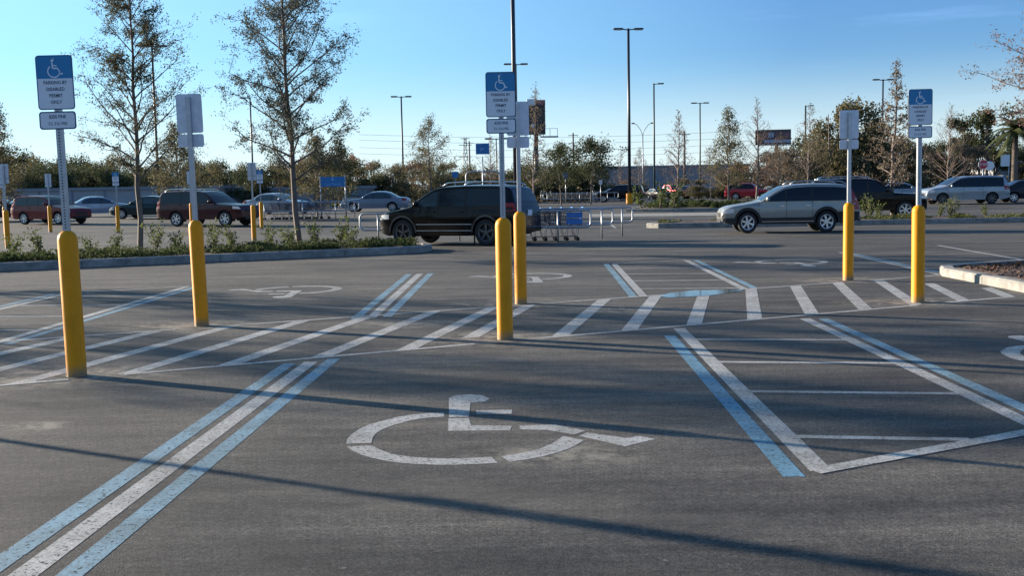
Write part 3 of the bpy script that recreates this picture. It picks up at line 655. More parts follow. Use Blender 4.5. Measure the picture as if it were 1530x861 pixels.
def make_car(label,cat,name,shape,bodymat,wins,ws,rw,rimm=alloy,spokes=6,group=None,clad=None,glassm=glass,rails=None,tail='side',detail=2,tailz=None,grille=True,mirror_m=None,rearglass=None,seams=None,headz=None,wsglass=None,frontglass=None,strips=False):
    c=shape; t=thing(name,label,cat,group=group)
    b=c.body()
    # underbody, wheel liners
    bo=b.build('body',bodymat,t,sharp=R(38))
    u=MB(); u.box(0,0,(c.sill+.62)/2,c.L-.5,c.W-.52,.62-c.sill+.0)
    for a in c.ax:
        r=c.wr+.06; n=14
        for sd_ in(-1,1):
            vs=[]
            for yy in(c.W/2-.06,c.W/2-.30): vs+=[(c.X(a)+r*math.cos(math.pi*q/n),sd_*yy,c.wr+r*math.sin(math.pi*q/n)) for q in range(n+1)]
            u.add(vs,[(q,q+1,n+2+q,n+1+q) for q in range(n)],0,True)
            u.add([(c.X(a)+r*math.cos(math.pi*q/n),sd_*(c.W/2-.30),c.wr+r*math.sin(math.pi*q/n)) for q in range(n+1)]+[(c.X(a)-r,sd_*(c.W/2-.3),.25),(c.X(a)+r,sd_*(c.W/2-.3),.25)],[tuple(range(n+3))],0)
    u.build('underbody',black,t)
    for sd_ in(-1,1):
        for (s0,s1) in wins:
            w=MB(); c.side(w,s0,s1,lambda s:c.belt+.035,lambda s:max(c.belt+.04,c.ztop(s)-.135),sd_,.005); w.build('side_window',frontglass if frontglass and s0==wins[0][0] else glassm,t,sharp=R(50))
        # dark surround between windows
        fr=MB(); c.side(fr,wins[0][0]-.03,wins[-1][1]+.03,lambda s:c.belt+.015,lambda s:max(c.belt+.03,c.ztop(s)-.118),sd_,.0022); fr.build('window_surround',black,t)
        if detail>1:
            se=MB()
            for s in (seams or []):
                c.side(se,s-.006,s+.006,lambda q:c.sill+.06,lambda q:c.belt+.01,sd_,.0025,ds=.01)
            se.build('door_seam',black,t)
            for s in (seams or [])[1:]:
                h=MB(); s_=s-.17; z=c.belt-.13; y=sd_*(c.hw(s_,z)+.022); h.box(c.X(s_),y,z,.17,.028,.035,bev=.008); h.build('door_handle',chrome if rails=='wagon' else bodymat,t)
        m_=MB(); s_=wins[0][0]+.12; y=sd_*(c.hw(s_,c.belt)+.13); m_.ball((c.X(s_)+.02,y,c.belt+.10),(.075,.11,.085),12,8); m_.box(c.X(s_),sd_*(c.hw(s_,c.belt)+.02),c.belt+.055,.05,.14,.03); m_.build('side_mirror',mirror_m or bodymat,t)
        hz=headz or (c.ztop(.1)-.13)
        hl=MB(); c.side(hl,.035,.42,lambda s:hz-.05+s*.06,lambda s:min(hz+.085+s*.05,c.ztop(s)-.03),sd_,.006); 
        hl.build('headlight',lampglass,t)
        tl=MB(); tz=tailz or (c.belt-.16,c.belt+.02)
        c.side(tl,c.L-(.38 if tail=='side' else .30),c.L-.03,lambda s:tz[0],lambda s:min(tz[1],c.ztop(s)-.05),sd_,.006); tl.build('taillight',redlens,t)
        if clad:
            cl=MB(); e=c.wr+.065
            segs=[(.05,c.ax[0]-e),(c.ax[0]+e,c.ax[1]-e),(c.ax[1]+e,c.L-.03)]
            for s0,s1 in segs: c.side(cl,s0,s1,lambda s:c.zbot(s)-.01,lambda s:(.50 if s0<c.ax[1] else .66) if clad=='wagon' else .42,sd_,.010,nz=3)
            for a in c.ax:     # flared arch lip
                n=16; q0=[];
                for k in range(n+1):
                    an=math.pi*k/n; r0,r1=e-.005,e+.085
                    for rr in(r0,r1):
                        s=a+rr*math.cos(an); z=c.wr+rr*math.sin(an); s=min(max(s,.01),c.L-.01); q0.append((c.X(s),sd_*(c.hw(s,z)+.014),z))
                cl.add(q0,[(2*k,2*k+1,2*k+3,2*k+2) for k in range(n)],0,True)
            cl.build('lower_cladding',black,t)
            if clad=='wagon':
                st=MB(); c.side(st,c.ax[0]+e+.1,c.ax[1]-e-.05,lambda s:.36,lambda s:.385,sd_,.016,nz=1); st.build('sill_trim',chrome,t)
        if strips:
            for z0 in(.42,.60): st=MB(); e=c.wr+.065; c.side(st,c.ax[0]+e+.03,c.ax[1]-e-.03,lambda s:z0,lambda s:z0+.022,sd_,.012,nz=1); st.build('sill_trim',galv,t)
            for a in c.ax:
                lip=MB(); q0=[]
                for k in range(17):
                    an=math.pi*k/16
                    for rr in(e-.004,e+.05): sx2=min(max(a+rr*math.cos(an),.01),c.L-.01); z=c.wr+rr*math.sin(an); q0.append((c.X(sx2),sd_*(c.hw(sx2,z)+.02),z))
                lip.add(q0,[(2*k,2*k+1,2*k+3,2*k+2) for k in range(16)],0,True)
                lip.build('wheel_arch_trim',darkalloy,t)
        for a in c.ax: wheel(t,c.X(a),sd_*(c.W/2-.125),c.wr,sd_,rimm,spokes,detail)
        if rails:
            r_=MB(); s0,s1=ws[1]+.25,rw[0]-.15; P=[]
            for k in range(13):
                s=s0+(s1-s0)*k/12; z=c.ztop(s); h=c.hw(s,z-.145)-.14; P.append((c.X(s),sd_*h,z+(.005 if k in(0,12) else .075)))
            r_.tube(P,.021,6); r_.build('roof_rail',galv if rails=='wagon' else chrome,t)
    w=MB(); c.topsheet(w,ws[0],ws[1],.02); w.build('windshield',wsglass or glassm,t)
    w=MB(); c.topsheet(w,rw[0],rw[1],.05); w.build('rear_window',rearglass or glassm,t)
    f=MB(); hw_=c.plan(0)
    if grille:
        f.box(c.L/2+.004,0,c.ztop(.03)-.13,.03,hw_*1.0,.14); f.box(c.L/2+.004,0,.42,.03,hw_*1.3,.12); f.build('grille',black,t)
    p=MB(); p.box(-c.L/2-.008,0,(tailz[0]-.05 if tailz else c.belt-.12),.012,.32,.16); p.build('number_plate',signwhite,t)
    bu=MB(); bu.box(-c.L/2-.01,0,.44,.07,c.plan(c.L)*1.85,.16,bev=.02); bu.build('rear_bumper',black if clad else bodymat,t)
    return t
WAG=CarShape(4.9,1.88,[(0,.58),(.02,.72),(.07,.82),(.30,.90),(1.0,.99),(1.36,1.05),(1.85,1.34),(2.22,1.51),(2.55,1.56),(3.2,1.585),(4.0,1.57),(4.45,1.53),(4.57,1.48),(4.79,1.10),(4.83,1.02),(4.88,.98),(4.9,.72),(4.9,.55)],1.00,(.92,3.72),.345,sill=.30)
SUVS=CarShape(4.85,1.90,[(0,.62),(.015,.80),(.06,.92),(.30,1.01),(.9,1.10),(1.16,1.17),(1.62,1.47),(1.98,1.66),(2.3,1.71),(3.1,1.735),(4.0,1.72),(4.45,1.69),(4.56,1.64),(4.74,1.24),(4.77,1.12),(4.83,1.08),(4.85,.75),(4.85,.6)],1.10,(.90,3.79),.38,sill=.28)
BIG=CarShape(5.25,1.98,[(0,.75),(.03,.95),(.08,1.06),(.30,1.12),(1.15,1.17),(1.45,1.20),(1.95,1.60),(2.25,1.80),(2.6,1.86),(3.6,1.88),(4.7,1.86),(4.95,1.80),(5.12,1.35),(5.18,1.15),(5.25,.95),(5.25,.6)],1.18,(.95,3.98),.39,sill=.36,tumble=.2)
VAN=CarShape(5.05,1.95,[(0,.62),(.02,.78),(.08,.90),(.40,1.01),(.85,1.08),(1.2,1.18),(1.7,1.50),(2.05,1.67),(2.5,1.73),(3.6,1.75),(4.6,1.72),(4.76,1.67),(4.94,1.25),(4.98,1.05),(5.03,.9),(5.05,.6)],1.03,(.95,3.95),.34,sill=.27)
SED=CarShape(4.75,1.80,[(0,.55),(.03,.66),(.12,.74),(.5,.85),(1.1,.93),(1.4,.97),(1.9,1.27),(2.2,1.39),(2.6,1.43),(3.1,1.42),(3.4,1.36),(3.95,1.06),(4.1,1.02),(4.55,.98),(4.68,.92),(4.73,.82),(4.75,.7),(4.75,.5)],.90,(.92,3.68),.32,sill=.24)
HAT=CarShape(4.55,1.78,[(0,.62),(.03,.75),(.10,.86),(.40,.95),(1.0,1.02),(1.3,1.07),(1.8,1.42),(2.1,1.58),(2.5,1.62),(3.4,1.64),(4.1,1.60),(4.25,1.52),(4.42,1.15),(4.48,1.0),(4.53,.85),(4.55,.6)],1.04,(.88,3.5),.34,sill=.30)
TRK=CarShape(5.6,1.98,[(0,.75),(.03,.98),(.08,1.08),(.30,1.13),(1.2,1.17),(1.5,1.20),(1.95,1.62),(2.2,1.80),(2.5,1.85),(3.3,1.84),(3.45,1.72),(3.62,1.2),(3.68,1.18),(5.5,1.16),(5.58,1.1),(5.6,.9),(5.6,.6)],1.16,(.98,4.4),.40,sill=.40,tumble=.2)
def put(o,px,d,heading,dz=0,scale=None):
    x,y=at(px,d); o.location=(x,y,gz(x,y)+dz); o.rotation_euler=(0,0,R(heading))
    if scale: o.scale=(scale,)*3
    return o
silver=car_paint('silver_beige_metallic',(.29,.295,.28)); blackp=mat('black_car_paint',(.003,.003,.004),.2,0,spec=.28); maroon=car_paint('maroon_car_paint',(.045,.006,.010),.0,.3); redp=car_paint('red_car_paint',(.16,.012,.016),.0,.35); greyblue=car_paint('grey_blue_car_paint',(.20,.25,.32)); whitep=car_paint('silver_white_car_paint',(.36,.39,.45)); dgreen=car_paint('dark_green_car_paint',(.02,.05,.05)); navy=car_paint('navy_car_paint',(.008,.011,.02),0,.35); vanp=car_paint('pale_silver_car_paint',(.30,.33,.36)); tealp=car_paint('pale_teal_car_paint',(.20,.34,.36)); brightred=car_paint('bright_red_car_paint',(.42,.02,.04))
# heading 180 = front towards the left of the photo
w1=make_car('silver station wagon with black cladding and roof rails, parked broadside by the kerb','car','station_wagon',WAG,silver,[(1.52,2.25),(2.33,3.18),(3.26,4.40)],(1.40,2.20),(4.58,4.79),clad='wagon',rails='wagon',tail='col',tailz=(.72,1.40),seams=(1.32,2.30,3.22),mirror_m=silver)
put(w1,1173,36.6,175); w1.scale=(.935,1,1.055)
w2=make_car('black crossover car with dark wheels standing behind the middle bollards','car','crossover_car',SUVS,blackp,[(1.36,2.12),(2.20,3.10),(3.18,4.38)],(1.22,1.98),(4.58,4.74),rimm=darkalloy,spokes=5,clad=None,rails='suv',tail='side',tailz=(.96,1.20),seams=(1.22,2.16,3.14),glassm=glass,wsglass=glass2,frontglass=glass2,strips=True,mirror_m=blackp)
put(w2,686,32.0,156.5); w2.scale=(.95,1,1.03)
w3=make_car('maroon full size sport utility vehicle behind the left island','car','sport_utility_vehicle',BIG,maroon,[(1.65,2.55),(2.64,3.55),(3.64,4.85)],(1.52,2.22),(4.98,5.12),seams=(1.45,2.6,3.6),rails='suv',tailz=(.95,1.35),tail='col')
put(w3,313,54,-21,scale=.97)
w4=make_car('black pickup like truck parked behind the silver wagon, nose to the right','truck','dark_truck',BIG,blackp,[(1.65,2.55),(2.64,3.55),(3.64,4.85)],(1.52,2.22),(4.98,5.12),seams=(1.45,2.6,3.6),rails='suv',tailz=(.95,1.35),tail='col')
put(w4,1290,49.5,-12)
w5=make_car('pale silver minivan with roof spoiler parked at the right under the stop sign','minivan','minivan',VAN,vanp,[(1.35,2.15),(2.24,3.35),(3.42,4.62)],(1.22,2.06),(4.74,4.93),seams=(1.25,2.2,3.38),tailz=(.85,1.1),rimm=darkalloy)
put(w5,1436,66,178)
sp=MB(); sp.box(-2.33,0,1.71,.30,1.3,.035,bev=.012); sp.build('roof_spoiler',vanp,w5)
GC='cars parked in the lot beyond the accessible bays'
def sedan(label,m,detail=1,**k): return make_car(label,'car','sedan_car',SED,m,[(1.62,2.35),(2.43,3.15),(3.2,3.62)],(1.44,2.16),(3.36,3.92),group=GC,seams=(1.42,2.39,3.3),**k)
put(sedan('dark blue sedan half cut by the right edge behind the minivan',navy,glassm=glass),1538,67,-8)
put(sedan('grey blue sedan behind the tube rail, left of the black crossover',greyblue,glassm=glass2,wsglass=glass2),562,74,176)
put(sedan('white sedan between the red car and the far bollard',whitep,glassm=glass2),152,74,28)
put(sedan('dark green sedan with bright headlight right of the left tree trunk',dgreen,glassm=glass2),226,66,168)
put(sedan('silver sedan beyond the nose of the maroon vehicle',whitep,glassm=glass2,wsglass=glass2),418,72,-20)
put(sedan('dark sedan cut by the left edge of the photo',navy),5,66,10)
put(sedan('grey sedan roof showing between the dark truck and the minivan',greyblue),1347,84,-20)
put(sedan('pale sedan roof at the far right edge behind the dark sedan',whitep),1545,84,-20)
put(sedan('silver sedan whose nose pokes out behind the distant dark sedan',whitep),912,118,175)
hat=make_car('red hatchback behind the leftmost bollards','car','hatchback_car',HAT,redp,[(1.55,2.3),(2.38,3.15),(3.22,4.0)],(1.38,2.06),(4.22,4.42),group=GC,seams=(1.35,2.34,3.2),tailz=(.85,1.2),glassm=glass)
put(hat,79,60,-24)
big2=make_car('dark sport utility vehicle in front of the nearest lamp base','car','sport_utility_vehicle',BIG,blackp,[(1.65,2.55),(2.64,3.55),(3.64,4.85)],(1.52,2.22),(4.98,5.12),group=GC,seams=(1.45,2.6,3.6),tailz=(.95,1.35),tail='col')
put(big2,925,108,168,scale=.95)
trk=make_car('red pickup truck in the far row under the second lamp','truck','pickup_truck',TRK,brightred,[(1.65,2.5),(2.58,3.3)],(1.56,2.16),(3.46,3.60),group=GC,seams=(1.5,2.5,3.4),tailz=(.85,1.1))
put(trk,1003,136,-60)
far=[('dark sedan in the far row left of the red pickup truck',SED,navy,984,134,-70),('pale teal hatchback in the far row right of the red pickup truck',HAT,tealp,1024,136,-80),('dark red hatchback in the far row behind the bare tree',HAT,maroon,1042,138,-70),('pale sedan in the far row left of the lamp pole',SED,whitep,1060,138,-85),('dark sedan in the far row between the lamp pole and the red wagon',SED,blackp,1078,138,-75),('dark red car far behind the red hatchback at left',HAT,maroon,133,118,20)]
for lab,sh,mm,px,d,h in far:
    if sh is SED: o=sedan(lab,mm,glassm=glass2)
    else: o=make_car(lab,'car','hatchback_car',HAT,mm,[(1.55,2.3),(2.38,3.15),(3.22,4.0)],(1.38,2.06),(4.22,4.42),group=GC,seams=(1.35,2.34,3.2),tailz=(.85,1.2),glassm=glass2)
    put(o,px,d,h)
put(make_car('bright red wagon parked far behind the front of the silver wagon','car','sport_utility_vehicle',BIG,brightred,[(1.65,2.55),(2.64,3.55),(3.64,4.85)],(1.52,2.22),(4.98,5.12),group=GC,seams=(1.45,2.6,3.6),tailz=(.95,1.35),tail='col'),1118,112,-22,scale=.93)
for px,d,h,mm,lab in((30,112,-70,navy,'tiny dark car far beyond the left edge bollards'),(525,110,-80,maroon,'tiny dark red car far beyond the blue header sign'),(1160,112,-70,blackp,'black car right of the far bright red wagon')):
    put(sedan(lab,mm),px,d,h)
# ------------------------------------------------ lamp posts
def lamp(label,px,d,H,heads=2,armdir=0,th=.11,m=darkpole,base=True,arm=1.15,group='tall parking lot lamps'):
    x,y=at(px,d); t=thing('parking_lot_lamp',label,'lamp post',(x,y,gz(x,y)),armdir,group)
    if base:
        b=MB(); b.lathe([(.30,0),(.30,.86),(.27,.92),(.12,.93)],20); b.build('concrete_base',yellow,t,sharp=R(40))
    p=MB(); p.tube([(0,0,.05),(0,0,H*.5),(0,0,H)],[th,th*.88,th*.75],10); p.build('pole',m,t)
    for s in ((-1,1) if heads==2 else (1,) if heads==1 else ()):
        a=MB(); a.tube([(0,0,H-.12),(s*arm*.45,0,H-.06)],.05,6); a.build('arm',m,t)
        h=MB(); h.box(s*arm*.75,0,H-.04,arm*.72,.42,.15,bev=.05); h.build('lamp_head',m,t)
        g_=MB(); g_.box(s*arm*.75,0,H-.125,arm*.5,.32,.02); g_.build('lens',lampglass,t)
    return t
lamp('thick lamp pole rising out of the frame behind the middle bollards',771,45,14,2,.4,.105)
lamp('tallest complete twin headed lamp with a yellow base, right of centre',940,90,14.7,2,.1,.14)
lamp('single armed lamp right of the tallest twin lamp',977,135,14.6,1,.0,.13,greenpole)
lamp('twin headed lamp behind the bare tree right of centre',1045,150,13.3,2,.0,.12,greenpole)
lamp('twin headed lamp between the left trees and the centre',604,130,13.1,2,.1,.13,greenpole)
lamp('twin headed lamp rising behind the leftmost tree',240,92,14.3,2,.3,.12)
lamp('single armed lamp seen through the second tree',381,130,13.3,1,math.pi,.12)
lamp('distant twin lamp whose head peeks right of the thick pole',774,112,14.6,2,.1,.11)
lamp('single armed lamp left of the big oak at right',1201,165,13.8,1,0,.16,greenpole)
lamp('twin headed lamp above the bare tree at right',1315,125,13.6,2,.1,.12)
lamp('single armed lamp just left of the right blue sign',1353,150,13.8,1,0,.12)
lamp('short twin floodlight behind the middle sign',743,118,7.2,2,.1,.08,base=False)
# curved highway lamp
x,y=at(960,190); t=thing('highway_lamp','thin highway lamp with two raised curved arms','lamp post',(x,y,gz(x,y)))
p=MB(); p.tube([(0,0,0),(0,0,11.2)],[.14,.1],8); p.build('pole',galv,t)
for s in(-1,1):
    a=MB(); a.tube([(0,0,11),(s*.4,0,12),(s*1.1,0,12.9),(s*1.6,0,13.1)],.05,6); a.ball((s*1.7,0,13.1),(.35,.18,.12)); a.build('arm',darkpole,t)
for px,d,H,lab in((1022,150,9.3,'plain wooden utility pole behind the bare tree'),(857,170,10.5,'plain utility pole above the dark oak crowns'),(703,190,10.5,'thin utility pole right of the pylon')):
    x,y=at(px,d); o=MB(); o.tube([(0,0,0),(0,0,H)],[.17,.12],8); o.box(0,0,H-.4,1.6,.1,.1); o=o.build('utility_pole',mat('old_timber',(.12,.10,.09),.9)); o.location=(x,y,gz(x,y)); tag(o,lab,'utility pole')
# pylon
x,y=at(697,230); t=thing('power_pylon','lattice power pylon left of the small blue row sign','pylon',(x,y,0)); p=MB(); H=13.6
for sx in(-1,1):
    for sy in(-1,1): p.tube([(sx*.7,sy*.7,0),(sx*.22,sy*.22,H)],.07,4)
for k in range(9):
    z0=H*k/9; z1=H*(k+1)/9; w0=.7-.48*k/9; w1_=.7-.48*(k+1)/9
    for s in(-1,1): p.tube([(-w0*s,-w0,z0),(w1_*s,-w1_,z1)],.04,4); p.tube([(-w0*s,w0,z0),(w1_*s,w1_,z1)],.04,4)
p.build('lattice',darkpole,t); a=MB()
for z,w in((13.4,1.0),(12.0,1.4),(9.5,1.5)): a.box(0,0,z,w*2,.15,.12)
a.build('cross_arm',darkpole,t)
# power lines
for i,(y0,y1) in enumerate(((203,198),(211,208),(222,217),(231,227))):
    mb=MB(); P=[]
    for k in range(15):
        f=k/14; px=540+f*560; x,y=at(px,188); P.append((x,y,zt(y0+(y1-y0)*f,px,188)-math.sin(math.pi*f)*.8))
    mb.tube(P,.022,4,cap=False); tag(mb.build('power_line',galv),['highest','second highest','third','lowest'][i]+' of the four thin power lines across the horizon sky','power line','power lines over the tree line')
# ------------------------------------------------ billboards and signs
x,y=at(802,130); t=thing('billboard','dark edge-on billboard with a white top and a side catwalk','billboard',(x,y,.38),R(0))
b=MB(); b.box(.1,0,10.2,2.1,1.4,4.0); b.build('panel',mat('billboard_dark',(.07,.055,.05),.7,noise=.5,nscale=3),t)
b=MB(); b.box(-.55,0,12.05,1.0,1.46,.75); b.box(-.4,-.75,9.2,.35,.06,.5); b.build('white_board',mat('board_white',(.75,.76,.78),.6),t)
b=MB(); b.box(.62,-.02,12.0,1.1,1.4,.6); b.build('printed_top',mat('board_red_mix',(.35,.14,.12),.6,noise=.8,nscale=2.5),t)
b=MB(); b.tube([(0,0,0),(0,0,8.2)],.28,10); b.build('post',darkpole,t)
b=MB(); b.box(1.6,0,7.9,2.2,1.2,.12)
for xx in(.9,1.7,2.6): b.box(xx,-.55,8.4,.06,.06,.95)
b.box(1.65,-.55,8.85,2.0,.05,.05); b.build('catwalk',galv,t)
x,y=at(1153,150); t=thing('billboard','striped advertising billboard behind the trees right of centre','billboard',(x,y,.38),R(-8))
b=MB(); b.box(0,0,8.3,4.9,.5,2.1); b.build('panel',mat('board_brown',(.10,.07,.07),.6,noise=.3,nscale=2),t)
b=MB(); b.box(.55,-.27,7.72,3.6,.04,.42); b.build('pale_strip',mat('strip_blue',(.35,.42,.55),.6),t)
b=MB(); b.box(.6,-.27,8.55,3.3,.04,.7); b.build('red_field',mat('board_field',(.20,.10,.11),.6,noise=.6,nscale=1.6),t)
b=MB(); b.box(-.3,-.30,8.6,.8,.03,.7); b.build('picture_field',mat('board_pic',(.32,.36,.42),.6,noise=.4,nscale=2),t)
b=MB(); b.tube([(.5,0,0),(.5,0,7.25)],.25,8); b.build('post',darkpole,t); b=MB(); b.box(.6,-.5,7.15,4.9,.7,.08); b.build('catwalk',galv,t)
x,y=at(722,60); t=thing('row_marker_sign','square blue row marker sign on a thin post above the black car','sign',(x,y,.3))
b=MB(); b.tube([(0,0,0),(0,0,3.3)],.035,8); b.build('post',galv,t); b=MB(); b.box(.02,-.05,3.72,.76,.05,.60); b.build('panel',mat('corral_blue',(.01,.17,.42),.4),t); b=MB(); b.box(.0,-.08,3.72,.22,.01,.05,0); b.box(-.09,-.08,3.70,.05,.01,.2); b.build('mark',mat('pale_blue_mark',(.25,.45,.75),.5),t)
cb=_m['corral_blue']
for px,py,d,lab in((681,262,90,'small blue sign on a post left of the hoop rail'),(845,263,100,'tiny blue sign above the far cart corral')):
    x,y=at(px,d); z=zt(py,px,d)-gz(x,y); t=thing('small_blue_sign',lab,'sign',(x,y,gz(x,y))); b=MB(); b.tube([(0,0,0),(0,0,z)],.04,6); b.build('post',galv,t); b=MB(); b.box(0,-.06,z,.52,.04,.5); b.build('panel',cb,t)
x,y=at(897,100); t=thing('small_white_sign','small white sign near the dark vehicle by the lamp','sign',(x,y,.38)); b=MB(); b.tube([(0,0,0),(0,0,1.9)],.03,6); b.build('post',galv,t); b=MB(); b.box(0,-.05,2.0,.3,.03,.42); b.build('panel',_m['board_white'],t)
# cart corral header sign
x,y=at(499,60); t=thing('corral_header_sign','wide blue header sign on two thin posts, left of the black car','sign',(x,y,.26))
for s in(-1,1): b=MB(); b.tube([(s*.70,0,0),(s*.70,0,2.42)],.035,8); b.build('post',galv,t)
b=MB(); b.box(0,0,2.07,1.30,.04,.56); pn=b.build('panel',cb,t); textmesh('lettering','Cart Return',.19,_m['pale_blue_mark'],pn,(0,-.025,1.93)); b=MB(); b.ball((0,-.025,2.2),(.07,.006,.07)); b.build('emblem',_m['pale_blue_mark'],pn)
# stop sign and its white round-cornered partner
x,y=at(1465,80); t=thing('stop_sign','red octagonal stop sign above the minivan roof','road sign',(x,y,.38)); z=zt(247,1465,80)-.38
b=MB(); b.tube([(0,0,0),(0,0,z+.3)],.035,6); b.build('post',galv,t); b=MB()
oc=[(.38*math.cos(R(22.5+45*i)),.38*math.sin(R(22.5+45*i))) for i in range(8)]
b.poly([(a,-.05,z+c) for a,c in reversed(oc)]); b.poly([(a,-.03,z+c) for a,c in oc],1)
for i in range(8):
    a,c=oc[i],oc[(i+1)%8]; b.poly([(a[0],-.05,z+a[1]),(c[0],-.05,z+c[1]),(c[0],-.03,z+c[1]),(a[0],-.03,z+a[1])],1)
redsign=mat('sign_red',(.50,.02,.03),.4); pn=b.build('panel',[_m['board_white'],alu],t)
b=MB(); b.poly([(a*.93,-.055,z+c*.93) for a,c in reversed(oc)]); pr=b.build('red_face',redsign,pn); textmesh('lettering','STOP',.26,_m['board_white'],pn,(0,-.06,z),bold=.004,sx=.95)
x,y=at(1475,82); t=thing('round_white_sign','white round sign back peeking right of the red stop sign','road sign',(x,y,.38)); z=zt(249,1475,82)-.38
b=MB(); b.tube([(0,0,0),(0,0,z)],.035,6); b.build('post',galv,t); b=MB(); b.disc(0,z,.36,-.05,20); b.disc(0,z,.36,-.03,20,0,1)
for i in range(20):
    a0,a1=2*math.pi*i/20,2*math.pi*(i+1)/20; b.poly([(.36*math.cos(a0),-.05,z+.36*math.sin(a0)),(.36*math.cos(a1),-.05,z+.36*math.sin(a1)),(.36*math.cos(a1),-.03,z+.36*math.sin(a1)),(.36*math.cos(a0),-.03,z+.36*math.sin(a0))])
b.build('panel',_m['board_white'],t)
# ------------------------------------------------ cart corrals
def loop_rail(mb,x0,y0,x1,y1,zl,zh,r=.03,rc=.14,close0=True,close1=True):
    d=Vector((x1-x0,y1-y0,0)); L=d.length; d.normalize(); P=[]
    def pt(s,z): return (x0+d.x*s,y0+d.y*s,z)
    P.append(pt(L/2,zh))
    for k in range(7): a=math.pi/2-math.pi/2*k/6; P.append(pt(L-rc+rc*math.cos(a),zh-rc+rc*math.sin(a)))
    for k in range(7): a=-math.pi/2*k/6; P.append(pt(L-rc+rc*math.cos(a),zl+rc+rc*math.sin(a)))
    if close0:
        for k in range(7): a=-math.pi/2-math.pi/2*k/6; P.append(pt(rc+rc*math.cos(a),zl+rc+rc*math.sin(a)))
        for k in range(7): a=math.pi-math.pi/2*k/6; P.append(pt(rc+rc*math.cos(a),zh-rc+rc*math.sin(a)))
    P.append(pt(L/2,zh)); mb.tube(P,r,8,cap=False)
def corral(label,loc,rz,L,W,lanes=3,skew=.28,H=.96,group='cart corrals'):
    t=thing('cart_corral',label,'cart corral',loc,rz,group)
    for k in range(lanes):
        yy=W*k/(lanes-1); o=MB(); sk=skew*yy; loop_rail(o,sk,yy,L+sk,yy,.46,H); o.build('side_rail',galv,t)
        for s in (.08,.5,.86) if k==0 else (.3,.95):
            q=MB(); q.tube([(sk+L*s,yy-.03,0),(sk+L*s,yy-.03,H)],.026,8); q.build('post',galv,t)
    return t
x0,y0=-4.62,32.4
corral('main cart corral with curved steel rails, right of the black car',(x0,y0,0),R(-5),7.05,4.0,3,.34)
x,y=at(385,58); corral('left cart corral behind the second tree',(x,y,.25),R(0),5.0,2.4,2,.1)
x,y=at(808,104); corral('distant cart corral in front of the dark oaks',(x,y,.38),R(0),7.6,3,2,.1,H=1.0)
x,y=at(745,60); t=thing('hoop_rail','tall steel hoop rail showing above the black car roof','rail',(at(697,60)[0],60,.3)); b=MB(); w=at(747,60)[0]-at(697,60)[0]
P=[(0,0,0),(0,0,2.2)]+[(.25-.25*math.cos(a),0,2.2+.25*math.sin(a)) for a in(.4,.8,1.2,1.57)]+[(w-.25+.25*math.sin(a),0,2.2+.25*math.cos(a)) for a in(0,.4,.8,1.2,1.57)]+[(w,0,0)]
b.tube(P,.035,8); b.build('hoop',galv,t)
# carts
cartm=mat('cart_wire_steel',(.16,.17,.20),.4,.6); cartblue=mat('cart_blue_plastic',(.015,.17,.50),.4)
def cart(label,blue=False):
    t=thing('shopping_cart',label,'shopping cart',group='nested shopping carts in the main corral')
    b=MB(); L0,L1,zb,zt2=-.42,.42,.48,.98        # handle end at +x
    def wire(a,c,r=.0055): b.tube([a,c],r,4,cap=False,sm=False)
    def P(u,v,h):   # u 0..1 along, v -1..1 across, h 0..1 up
        x=L0+.10+(L1-L0-.08)*u-(1-u)*.10*h; y=v*(.19+.10*u+.02*h); z=zb+.10*(1-u)+(zt2-zb-.08*(1-u))*h; return (x,y,z)
    for v in(-1,1):
        for k in range(15): wire(P(k/14,v,0),P(k/14,v,1))
        for h in(0,.25,.5,.75,1): wire(P(0,v,h),P(1,v,h),.009 if h==1 else .0055)
    for k in range(9): wire(P(0,-1+k/4,0),P(1,-1+k/4,0)); wire(P(0,-1+k/4,0),P(0,-1+k/4,1)); wire(P(1,-1+k/4,0),P(1,-1+k/4,1))
    for h in(.33,.66,1): wire(P(0,-1,h),P(0,1,h),.009); wire(P(1,-1,h),P(1,1,h),.009)
    for k in range(7): wire(P(k/6,-1,0),P(k/6,1,0))
    b.build('basket',cartm,t)
    f=MB()
    for v in(-1,1):
        f.tube([(.36,v*.22,.50),(.30,v*.24,.14),(-.38,v*.17,.14)],.013,6); f.tube([(.1,v*.21,.50),(.22,v*.22,.14)],.011,6); f.tube([(.40,v*.27,.9),(.50,v*.26,1.03)],.012,6)
    f.tube([(-.38,-.17,.14),(-.38,.17,.14)],.012,6); f.build('frame',cartm,t)
    h=MB(); h.tube([(.50,-.28,1.03),(.50,.28,1.03)],.018,8); h.build('handle',cartblue,t)
    for xx,yy in((.30,.23),(.30,-.23),(-.36,.17),(-.36,-.17)):
        w=MB(); w.tube([(xx,yy-.016,.065),(xx,yy+.016,.065)],.062,12); w.tube([(xx,yy,.07),(xx,yy,.14)],.012,5); w.build('wheel',tyre_m,t)
    if blue:
        s=MB()
        for dz in(.50,.70): s.box(.2,-.30,dz+.10,.50,.012,.17,bev=.004)
        s.box(.44,0,.78,.012,.44,.26); s.build('side_board',cartblue,t)
    return t
c0=cart('shopping cart with a blue side board, last of the nested row',True)
c1=cart('nested shopping cart next to the blue boarded one')
cx,cy=1.75,33.0
c0.location=(cx,cy,0); c0.rotation_euler=(0,0,R(4))
c1.location=(cx-.33,cy+.02,0); c1.rotation_euler=(0,0,R(4))
labs=['third nested shopping cart from the blue boarded end','fourth nested shopping cart from the blue boarded end','fifth nested shopping cart, just right of the black car','sixth nested cart, partly hidden by the black car','seventh nested cart, behind the black car tail','eighth nested cart, mostly behind the black car']
for k,l_ in enumerate(labs): copy_tree(c1,loc=(cx-.33*(k+2),cy+.02*(k+1),0),rz=R(4+rnd.uniform(-1,1)),label=l_)
